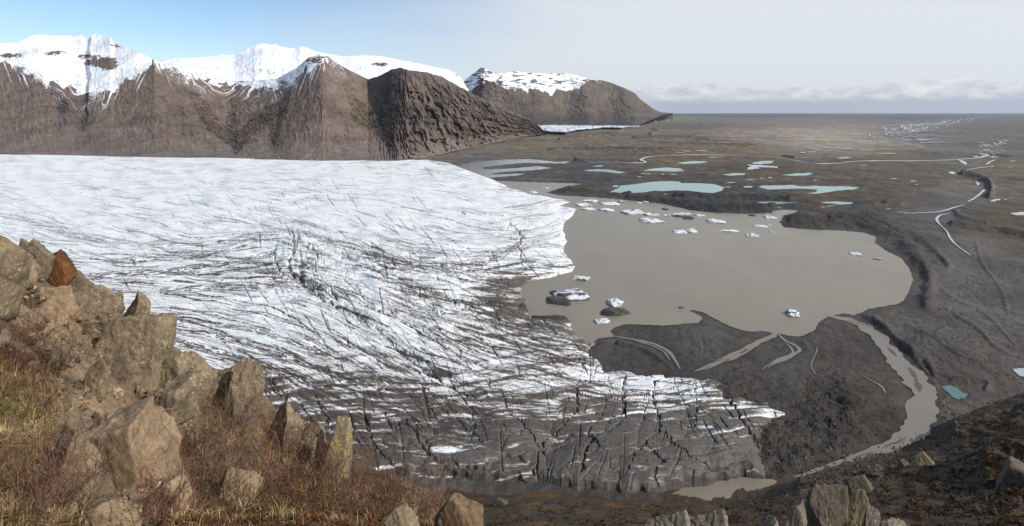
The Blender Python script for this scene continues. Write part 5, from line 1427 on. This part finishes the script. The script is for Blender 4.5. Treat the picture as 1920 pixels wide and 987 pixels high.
LEFT = (45, 880, 110, 160, 5.0)
SCRUB = [(470, 850, 110, 50, 1.2), (650, 940, 190, 70, 1.0), (820, 965, 70, 40, .4), (380, 960, 140, 60, .6), (520, 800, 70, 35, .3)]
blades('dry_grass', 'dry straw coloured grass over the near slope', 130000, [LEFT, (40, 720, 70, 50, .7), *SCRUB, (340, 760, 70, 25, .2), (420, 760, 60, 20, .2), (470, 790, 60, 40, .5)], 31, .03, .12, .0016,
       [(190, 164, 118), (208, 184, 138), (140, 112, 80), (96, 74, 56), (172, 144, 102), (116, 94, 70), (86, 66, 50)], .75, .5)
blades('heather', 'low red brown heather and moss cushions on the near slope', 230000, [(560, 930, 300, 90, 2.5), (60, 930, 90, 70, 1.2), (50, 700, 80, 60, 1), (280, 725, 26, 26, .25), (310, 770, 28, 20, .25), (440, 965, 80, 35, 1.1), (660, 960, 160, 40, 1), (480, 860, 160, 80, 1.3), (250, 612, 30, 14, .15), (100, 500, 26, 16, .1), (600, 880, 100, 50, 1), (330, 730, 40, 18, .2), (215, 560, 16, 8, .05)], 32, .015, .06, .004,
       [(92, 68, 50), (108, 74, 52), (78, 60, 44), (122, 66, 42), (84, 74, 50), (116, 96, 68), (66, 52, 42)], .9, .2)
blades('moss', 'bright green moss tufts between the dry grass', 80000, [(38, 795, 52, 34, 2.2), (10, 740, 30, 50, 1.0), (470, 965, 50, 24, .8), (610, 930, 60, 30, .4), (10, 960, 30, 30, .3)], 33, .012, .05, .004,
       [(108, 118, 46), (86, 102, 40), (128, 126, 56), (98, 92, 48)], .9, .2)

def slope_tufts(n, seed):
    r = np.random.default_rng(seed)
    PX = r.uniform(860, 1960, n); PY = r.uniform(735, 990, n)
    y, z, ok = hill_y(PX, PY)
    k = ok & (y > 90) & (y < 520) & (fbm(PX / 50, PY / 18, 4) + .25 * sstep(1650, 1850, PX) + r.normal(0, .2, n) > .08)
    k &= PY > np.interp(PX, [860, 1180, 1370, 1440, 1540, 1700, 1800, 1960], [940, 946, 950, 930, 896, 852, 812, 745])
    PX, y, z = PX[k], y[k], z[k]; x = (PX - CX) / F * y; n = len(x)
    m_ = 9
    S = r.uniform(.25, .8, n) * (1 + .8 * (r.random(n) > .95))
    a = r.uniform(0, 6.28, (n, m_)); q = r.uniform(.2, 1, (n, m_))
    c = np.stack([x, y, z], 1)[:, None, :] + np.stack([np.cos(a) * q, np.sin(a) * q, .15 + .5 * r.random((n, m_)) * (1.1 - q)], 2) * S[:, None, None]
    u = r.normal(size=(n, m_, 3)); v_ = r.normal(size=(n, m_, 3)); sz = (S * .38)[:, None, None]
    V = np.stack([c + u * sz, c + v_ * sz, c - (u + v_) * sz * .7], 2).reshape(-1, 3)
    pal = np.array([s2l(*t) for t in ((70, 56, 38), (54, 44, 32), (92, 72, 44), (62, 50, 38), (84, 70, 50))])
    C = np.repeat(pal[r.integers(0, 5, n)] * r.uniform(.7, 1.2, n)[:, None], m_ * 3, 0)
    o = add_obj('heath', raw_mesh('heath', V, np.arange(len(V)).reshape(-1, 3), 3, {'col': C}), M_blade)
    tag(o, 'low brown heath tufts scattered over the lower slope', 'heath', kind='stuff')


slope_tufts(26000, 77)

# twiggy shrubs: one mesh per kind, copied
m = Mat('twig_bark'); M_twig = m.out(m.attr('col'), .85, .1)


def shrub_mesh(name, seed, n_stem, height, spread, tint, leaf):
    r = np.random.default_rng(seed)
    V = []; Q = []; C = []

    def tube(p, rad, col):
        p = np.array(p); k = len(p); b = sum(len(v) for v in V)
        ring = []
        for i in range(k):
            for j in range(3):
                a = 2.094 * j
                ring.append(p[i] + rad[i] * np.array([math.cos(a), math.sin(a), 0.3 * math.sin(a)]))
        V.append(np.array(ring)); C.append(np.tile(col, (len(ring), 1)))
        for i in range(k - 1):
            for j in range(3):
                Q.append((b + i * 3 + j, b + i * 3 + (j + 1) % 3, b + i * 3 + 3 + (j + 1) % 3, b + i * 3 + 3 + j))

    def grow(p, d, L, rad, lev):
        pts = [p]; k = 5
        for i in range(k):
            d = d + r.normal(0, .22, 3) + np.array([0, 0, .06]); d /= np.linalg.norm(d)
            pts.append(pts[-1] + d * L / k)
        col = s2l(*tint) * r.uniform(.6, 1.3)
        tube(pts, np.linspace(rad, rad * .4, k + 1), col)
        if lev < 2:
            for i in range(r.integers(2, 5)):
                q = pts[r.integers(1, k + 1)]
                dd = d + r.normal(0, .75, 3); dd[2] = abs(dd[2]) * .8; dd /= np.linalg.norm(dd)
                grow(q, dd, L * r.uniform(.35, .6), rad * .55, lev + 1)
    for s in range(n_stem):
        a = r.uniform(0, 6.28); q = r.uniform(0, spread)
        p = np.array([math.cos(a) * q, math.sin(a) * q, -.03])
        d = np.array([math.cos(a) * .7 + r.normal(0, .3), math.sin(a) * .7 + r.normal(0, .3), 1.0]); d /= np.linalg.norm(d)
        grow(p, d, height * r.uniform(.5, 1.1), .0042, 0)
    V = np.concatenate(V); C = np.concatenate(C)
    me = raw_mesh(name, V, np.array(Q), 4, {'col': C}); me.materials.append(M_twig)
    # dead leaves and buds
    tips = V[r.integers(0, len(V), leaf)]
    sz = r.uniform(.004, .010, leaf)[:, None]
    u = r.normal(size=(leaf, 3)); u /= np.linalg.norm(u, axis=1)[:, None]; w = np.cross(u, r.normal(size=(leaf, 3))); w /= np.linalg.norm(w, axis=1)[:, None]
    LV = np.stack([tips - u * sz, tips + w * sz * .6, tips + u * sz, tips - w * sz * .6], 1).reshape(-1, 3)
    lc = np.array([s2l(116, 76, 50), s2l(138, 100, 62), s2l(100, 66, 46)])[r.integers(0, 3, leaf)]
    ml = raw_mesh('leaves', LV, np.arange(leaf * 4).reshape(-1, 4), 4, {'col': np.repeat(lc, 4, 0)}); ml.materials.append(M_blade)
    return me, ml


KIND = [shrub_mesh('stems', 301, 30, .46, .20, (112, 90, 78), 380), shrub_mesh('stems', 302, 22, .55, .16, (134, 112, 96), 200), shrub_mesh('stems', 303, 36, .34, .26, (92, 70, 60), 650), shrub_mesh('stems', 304, 9, .62, .08, (156, 136, 118), 60), shrub_mesh('stems', 305, 26, .40, .24, (116, 82, 68), 450)]
SHRUBS = [
    (110, 690, 0, .9, 'bare dwarf shrub above the green moss tuft left of the long tan slab'), (60, 655, 4, .8, 'reddish dwarf shrub left of the rock with the black crack'), (20, 690, 2, .9, 'low dark dwarf shrub at the left margin above the moss'), (235, 900, 3, .8, 'pale dead branching shrub beside the long tan slab'), (175, 930, 3, .7, 'pale dead branches over the smooth tan rock'),
    (110, 960, 0, .9, 'red brown shrub on the grassy bank left of the smooth tan rock'), (250, 622, 2, .55, 'little red brown shrub below the slim spire'), (345, 745, 2, .6, 'low shrub at the foot of the blocky grey boulder'), (395, 790, 1, .9, 'leafless shrub below the small wedged rock'), (440, 800, 0, 1.0, 'dense twiggy shrub in front of the tall pointed boulder'),
    (480, 790, 1, .9, 'tall thin shrub right under the tall pointed boulder'), (530, 850, 4, 1.0, 'red twigged shrub in front of the rounded lichen rock'), (400, 860, 0, .9, 'brown shrub directly above the tan rounded rock'), (350, 850, 2, .8, 'low dark shrub right of the long tan slab'), (500, 910, 1, 1.0, 'leafless shrub right of the tan rounded rock'),
    (580, 870, 0, 1.0, 'twiggy shrub hiding the squat grey rock'), (625, 900, 4, 1.0, 'red brown shrub in front of the yellow tipped rock'), (670, 890, 1, .95, 'thin grey shrub on the rim right of the yellow tipped rock'), (560, 950, 2, 1.0, 'dense low shrub near the bottom edge below the twig thicket'), (640, 960, 0, 1.0, 'brown shrub at the bottom edge left of the low grey rock'),
    (720, 920, 4, 1.0, 'red twigged shrub behind the low grey rock'), (760, 915, 3, .9, 'pale upright bare twigs on the rim above the low grey rock'), (790, 950, 1, 1.0, 'leafless shrub between the low grey rock and the rust stained rock'), (820, 930, 3, .8, 'tall pale twigs beside the rust stained rock'), (850, 965, 2, .9, 'dark low shrub at the foot of the rust stained rock'),
    (700, 970, 2, 1.0, 'dark dense shrub at the bottom edge beneath the low grey rock'), (450, 960, 2, .8, 'low red leaved shrub at the bottom edge beneath the tan rounded rock'), (370, 925, 0, .8, 'brown shrub between the small tan rock and the tan rounded rock'), (300, 990, 4, .8, 'red brown shrub at the bottom edge under the small tan rock'), (30, 960, 4, 1.0, 'red brown shrub in the bottom left corner'),
]
rs = random.Random(9)
for px, py, k, s, lab in SHRUBS:
    p = on_hill(px, py)
    o = add_obj('shrub', KIND[k][0], None, loc=p); s *= rs.uniform(.85, 1.0); o.scale = (s, s, s); o.rotation_euler = (rs.uniform(-.15, .15), rs.uniform(-.15, .15), rs.uniform(0, 6.28))
    tag(o, lab, 'shrub', 'dwarf shrubs on the near slope')
    l = add_obj('leaves', KIND[k][1], None, parent=o)

# ================================================================== LIGHT, SKY, CAMERA
SUN_AZ, SUN_EL = math.radians(118), math.radians(38)
W = bpy.data.worlds.new('World'); SC.world = W; W.use_nodes = True
wt = W.node_tree; wn = wt.nodes; wl = wt.links
bg = wn['Background']; outw = wn['World Output']


def wnode(t, **kw):
    n_ = wn.new(t)
    for k, v in kw.items(): setattr(n_, k, v)
    return n_


def wmath(op, a, b=None, c=None, clamp=False):
    n_ = wnode('ShaderNodeMath', operation=op, use_clamp=clamp)
    for i, v in enumerate((a, b, c)):
        if v is None: continue
        if hasattr(v, 'links'): wl.new(v, n_.inputs[i])
        else: n_.inputs[i].default_value = v
    return n_.outputs[0]


def wstep(x, a, b):
    n_ = wnode('ShaderNodeMapRange', interpolation_type='SMOOTHSTEP')
    wl.new(x, n_.inputs[0]); n_.inputs[1].default_value = a; n_.inputs[2].default_value = b; n_.inputs[3].default_value = 0; n_.inputs[4].default_value = 1
    return n_.outputs[0]


sky = wnode('ShaderNodeTexSky', sky_type='NISHITA', sun_disc=False)
sky.sun_elevation = SUN_EL; sky.sun_rotation = SUN_AZ; sky.air_density = 1.0; sky.dust_density = 0.2; sky.ozone_density = 3.5; sky.altitude = 300
SKY_STR = 0.135
wl.new(sky.outputs[0], bg.inputs['Color']); bg.inputs['Strength'].default_value = SKY_STR
tc = wnode('ShaderNodeTexCoord')
sp = wnode('ShaderNodeSeparateXYZ'); wl.new(tc.outputs['Generated'], sp.inputs[0])
x_, y_, z_ = sp.outputs
hor = wmath('POWER', wmath('ADD', wmath('MULTIPLY', x_, x_), wmath('MULTIPLY', y_, y_)), .5)
el = wmath('DIVIDE', z_, wmath('MAXIMUM', hor, .01))
az = wmath('ARCTAN2', x_, y_)


def wnoise(vec, scale, det=5, rough=.55):
    n_ = wnode('ShaderNodeTexNoise'); n_.inputs['Scale'].default_value = scale; n_.inputs['Detail'].default_value = det; n_.inputs['Roughness'].default_value = rough
    wl.new(vec, n_.inputs['Vector']); return n_.outputs['Fac']


def wvec(a, b, c=0.0):
    n_ = wnode('ShaderNodeCombineXYZ')
    for i, v in enumerate((a, b, c)):
        if hasattr(v, 'links'): wl.new(v, n_.inputs[i])
        else: n_.inputs[i].default_value = v
    return n_.outputs[0]


# thin high veil, thicker towards the sun side
veil_n = wnoise(wvec(wmath('MULTIPLY', az, 1.2), wmath('MULTIPLY', el, 5.0)), 1.6, 5, .5)
lift = wmath('MULTIPLY', el, -.9)
veil = wstep(wmath('ADD', wmath('ADD', az, wmath('MULTIPLY', wmath('SUBTRACT', veil_n, .5), .55)), lift), -.66, .10)
veil = wmath('MULTIPLY', veil, .97)
vcol = wnode('ShaderNodeBackground'); vcol.inputs['Color'].default_value = (*s2l(225, 230, 237), 1); vcol.inputs['Strength'].default_value = 1.02
mx = wnode('ShaderNodeMixShader'); wl.new(veil, mx.inputs[0]); wl.new(bg.outputs[0], mx.inputs[1]); wl.new(vcol.outputs[0], mx.inputs[2])
# cumulus bank low over the sea
cn = wnoise(wvec(wmath('MULTIPLY', az, 22.0), wmath('MULTIPLY', el, 62.0)), 1.0, 6, .6)
cn2 = wnoise(wvec(wmath('MULTIPLY', az, 6.0), 3.0), 1.0, 3, .5)
top = wmath('ADD', .041, wmath('MULTIPLY', wmath('SUBTRACT', cn2, .45), .035))
body = wmath('ADD', wmath('MULTIPLY', wmath('SUBTRACT', top, el), 40.0), wmath('MULTIPLY', wmath('SUBTRACT', cn, .5), 2.6))
bank = wmath('MULTIPLY', wstep(body, -.1, .45), wstep(el, .011, .022))
rightside = wstep(az, .12, .28)
low = wstep(el, .034, .012)
lowm = wmath('MULTIPLY', wmath('MULTIPLY', low, rightside), .9)
lcol = wnode('ShaderNodeBackground'); lcol.inputs['Color'].default_value = (*s2l(176, 187, 202), 1)
mx2 = wnode('ShaderNodeMixShader'); wl.new(lowm, mx2.inputs[0]); wl.new(mx.outputs[0], mx2.inputs[1]); wl.new(lcol.outputs[0], mx2.inputs[2])
shade = wnoise(wvec(wmath('MULTIPLY', az, 34.0), wmath('MULTIPLY', el, 80.0), 5.0), 1.0, 5, .6)
cr = wnode('ShaderNodeValToRGB'); cr.color_ramp.elements[0].position = .35; cr.color_ramp.elements[0].color = (*s2l(196, 201, 209), 1); cr.color_ramp.elements[1].position = .66; cr.color_ramp.elements[1].color = (*s2l(246, 246, 247), 1)
wl.new(shade, cr.inputs[0])
ccol = wnode('ShaderNodeBackground'); wl.new(cr.outputs[0], ccol.inputs['Color'])
mx3 = wnode('ShaderNodeMixShader'); wl.new(wmath('MULTIPLY', wmath('MULTIPLY', bank, rightside), .85), mx3.inputs[0]); wl.new(mx2.outputs[0], mx3.inputs[1]); wl.new(ccol.outputs[0], mx3.inputs[2])
wl.new(mx3.outputs[0], outw.inputs['Surface'])

L = bpy.data.lights.new('sun', 'SUN'); L.energy = 4.0; L.angle = math.radians(.6); L.color = (1.0, .965, .92)
so = bpy.data.objects.new('sun', L); COL.objects.link(so)
dirv = Vector((math.sin(SUN_AZ) * math.cos(SUN_EL), math.cos(SUN_AZ) * math.cos(SUN_EL), math.sin(SUN_EL)))
so.rotation_euler = (-dirv).to_track_quat('-Z', 'Y').to_euler()

# the air
HAZE = 8e-6
if HAZE:
    me = bpy.data.meshes.new('haze')
    a, zb, zt = 64000.0, -20.0, 1250.0
    vs = [(x, y, z) for z in (zb, zt) for y in (-2000.0, a) for x in (-92000.0, 92000.0)]
    me.from_pydata(vs, [], [(0, 2, 3, 1), (4, 5, 7, 6), (0, 1, 5, 4), (2, 6, 7, 3), (0, 4, 6, 2), (1, 3, 7, 5)])
    hm = bpy.data.materials.new('thin_air'); hm.use_nodes = True
    ht = hm.node_tree; ht.nodes.clear()
    ho = ht.nodes.new('ShaderNodeOutputMaterial'); hv = ht.nodes.new('ShaderNodeVolumePrincipled')
    hv.inputs['Color'].default_value = (.80, .88, 1.0, 1); hv.inputs['Density'].default_value = HAZE; hv.inputs['Anisotropy'].default_value = .2
    ht.links.new(hv.outputs[0], ho.inputs['Volume'])
    tag(add_obj('haze', me, hm), 'thin bluish air over the whole valley and plain', 'haze', kind='stuff')

cam = bpy.data.cameras.new('camera'); co = bpy.data.objects.new('camera', cam); COL.objects.link(co)
co.location = (0, 0, HC); co.rotation_euler = (math.radians(90), 0, 0)
cam.sensor_width = 36; cam.lens = F / 1920 * 36; cam.shift_y = -(493.5 - HY) / 1920
cam.clip_start = .05; cam.clip_end = 400000
SC.camera = co
SC.view_settings.view_transform = 'Standard'; SC.view_settings.look = 'None'; SC.view_settings.exposure = 0.0; SC.view_settings.gamma = 1.0
SC.render.engine = 'CYCLES'
SC.cycles.use_denoising = True
SC.cycles.max_bounces = 5; SC.cycles.diffuse_bounces = 2; SC.cycles.glossy_bounces = 2; SC.cycles.volume_bounces = 0
